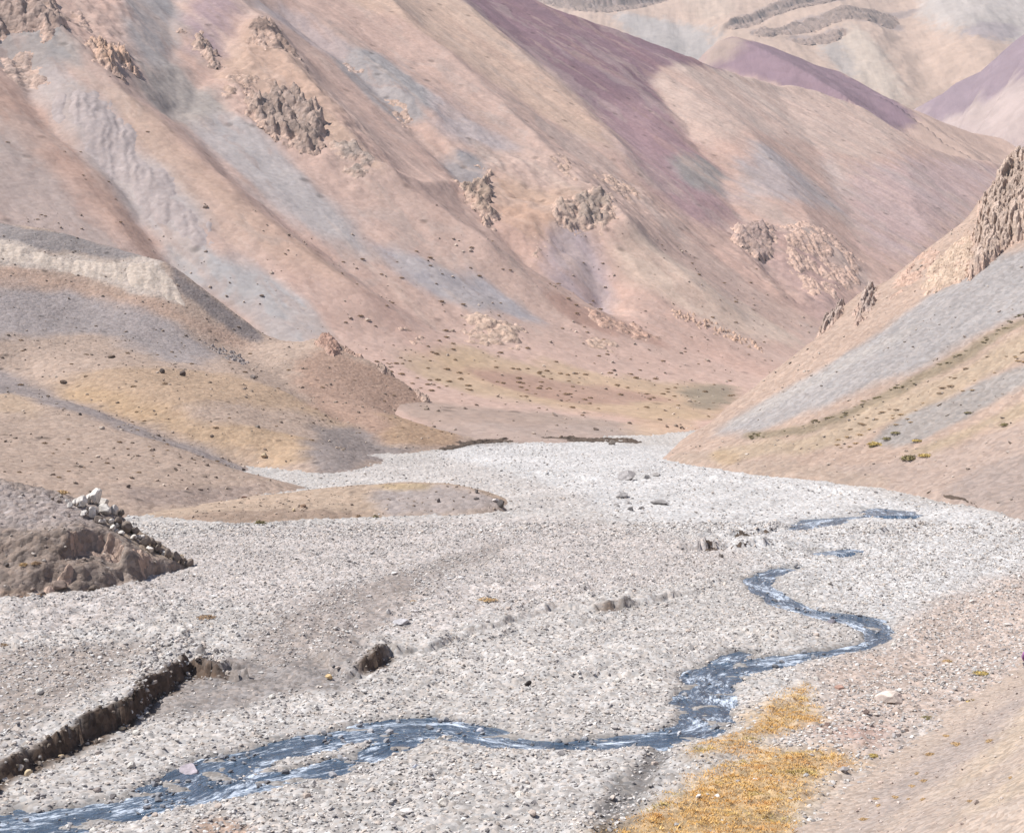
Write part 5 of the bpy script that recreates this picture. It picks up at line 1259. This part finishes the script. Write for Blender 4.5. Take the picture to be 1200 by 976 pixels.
skin_mesh('hair', [(0,-.01,1.60),(0,.0,1.68),(0,.03,1.735)], [(0,1),(1,2)], [.085,.10,.075], M_hair, person)
for sx in (-.035, .035): 
    e = mesh_arrays('eye', ICO[2][0] * .013 + np.array([sx, .118, 1.635]), ICO[2][1], M_boot, None); e.parent = person
nz = mesh_arrays('nose', ICO[2][0] * np.array([.014,.02,.022]) + np.array([0, .128, 1.605]), ICO[2][1], M_skin, None); nz.parent = person
mo_ = mesh_arrays('mouth', ICO[2][0] * np.array([.025,.008,.006]) + np.array([0, .121, 1.565]), ICO[2][1], plain('lips', (170,100,92)), None); mo_.parent = person
for sx in (-1, 1):
    e = mesh_arrays('ear', ICO[2][0] * np.array([.012,.02,.03]) + np.array([sx * .095, .03, 1.62]), ICO[2][1], M_skin, None); e.parent = person
HAZE = .00013
# =============================================================== CAMERA, SKY, SUN
cam = bpy.data.cameras.new('camera'); co = bpy.data.objects.new('camera', cam); COL.objects.link(co)
co.location = (0, 0, HC); co.rotation_euler = (math.pi / 2, 0, 0)
cam.sensor_width = 36; cam.sensor_fit = 'HORIZONTAL'; cam.lens = 36 * F / 1200
cam.shift_y = -(976 / 2 - YH) / 1200
cam.clip_start = .5; cam.clip_end = 12000
SC.camera = co
w = bpy.data.worlds.new('World'); SC.world = w; w.use_nodes = True
nt = w.node_tree; sky = nt.nodes.new('ShaderNodeTexSky'); sky.sky_type = 'NISHITA'; sky.sun_disc = False
TO_SUN = np.array([-.50, -.06, .0]); TO_SUN[2] = math.tan(math.radians(55)) * np.hypot(TO_SUN[0], TO_SUN[1]); TO_SUN /= np.linalg.norm(TO_SUN)
sky.sun_elevation = math.asin(TO_SUN[2]); sky.sun_rotation = math.atan2(TO_SUN[0], TO_SUN[1])
sky.altitude = 3800; sky.air_density = 1.0; sky.dust_density = .6
nt.links.new(sky.outputs[0], nt.nodes['Background'].inputs['Color']); nt.nodes['Background'].inputs['Strength'].default_value = .09
sl = bpy.data.lights.new('sun', 'SUN'); so = bpy.data.objects.new('sun', sl); COL.objects.link(so)
sl.energy = 4.6; sl.angle = math.radians(.53); sl.color = (1, .965, .91)
from mathutils import Vector
so.rotation_euler = Vector(TO_SUN).to_track_quat('Z', 'Y').to_euler(); so.location = (-60, 40, 120)
vs = SC.view_settings; vs.view_transform = 'Standard'; vs.look = 'None'; vs.gamma = 1; vs.exposure = .72

# =============================================================== THIN AIR HAZE OVER THE VALLEY
hz = bpy.data.materials.new('haze'); hz.use_nodes = True
hn = hz.node_tree; hn.nodes.remove(hn.nodes['Principled BSDF'])
pv = hn.nodes.new('ShaderNodeVolumePrincipled'); pv.inputs['Density'].default_value = HAZE; pv.inputs['Color'].default_value = (.97, .97, 1, 1); pv.inputs['Anisotropy'].default_value = .2
hn.links.new(pv.outputs[0], hn.nodes['Material Output'].inputs['Volume'])
hb = bmesh.new(); bmesh.ops.create_cube(hb, size=1.0)
hm = bpy.data.meshes.new('haze'); hb.to_mesh(hm); hb.free(); hm.materials.append(hz)
ho = bpy.data.objects.new('haze', hm); COL.objects.link(ho)
ho.location = (0, 700, 390); ho.scale = (6600, 6600, 800)
tag(ho, 'thin pale haze in the mountain air', 'haze', kind='stuff')

SC.cycles.max_bounces = 4; SC.cycles.diffuse_bounces = 2; SC.cycles.volume_bounces = 0; SC.cycles.glossy_bounces = 2
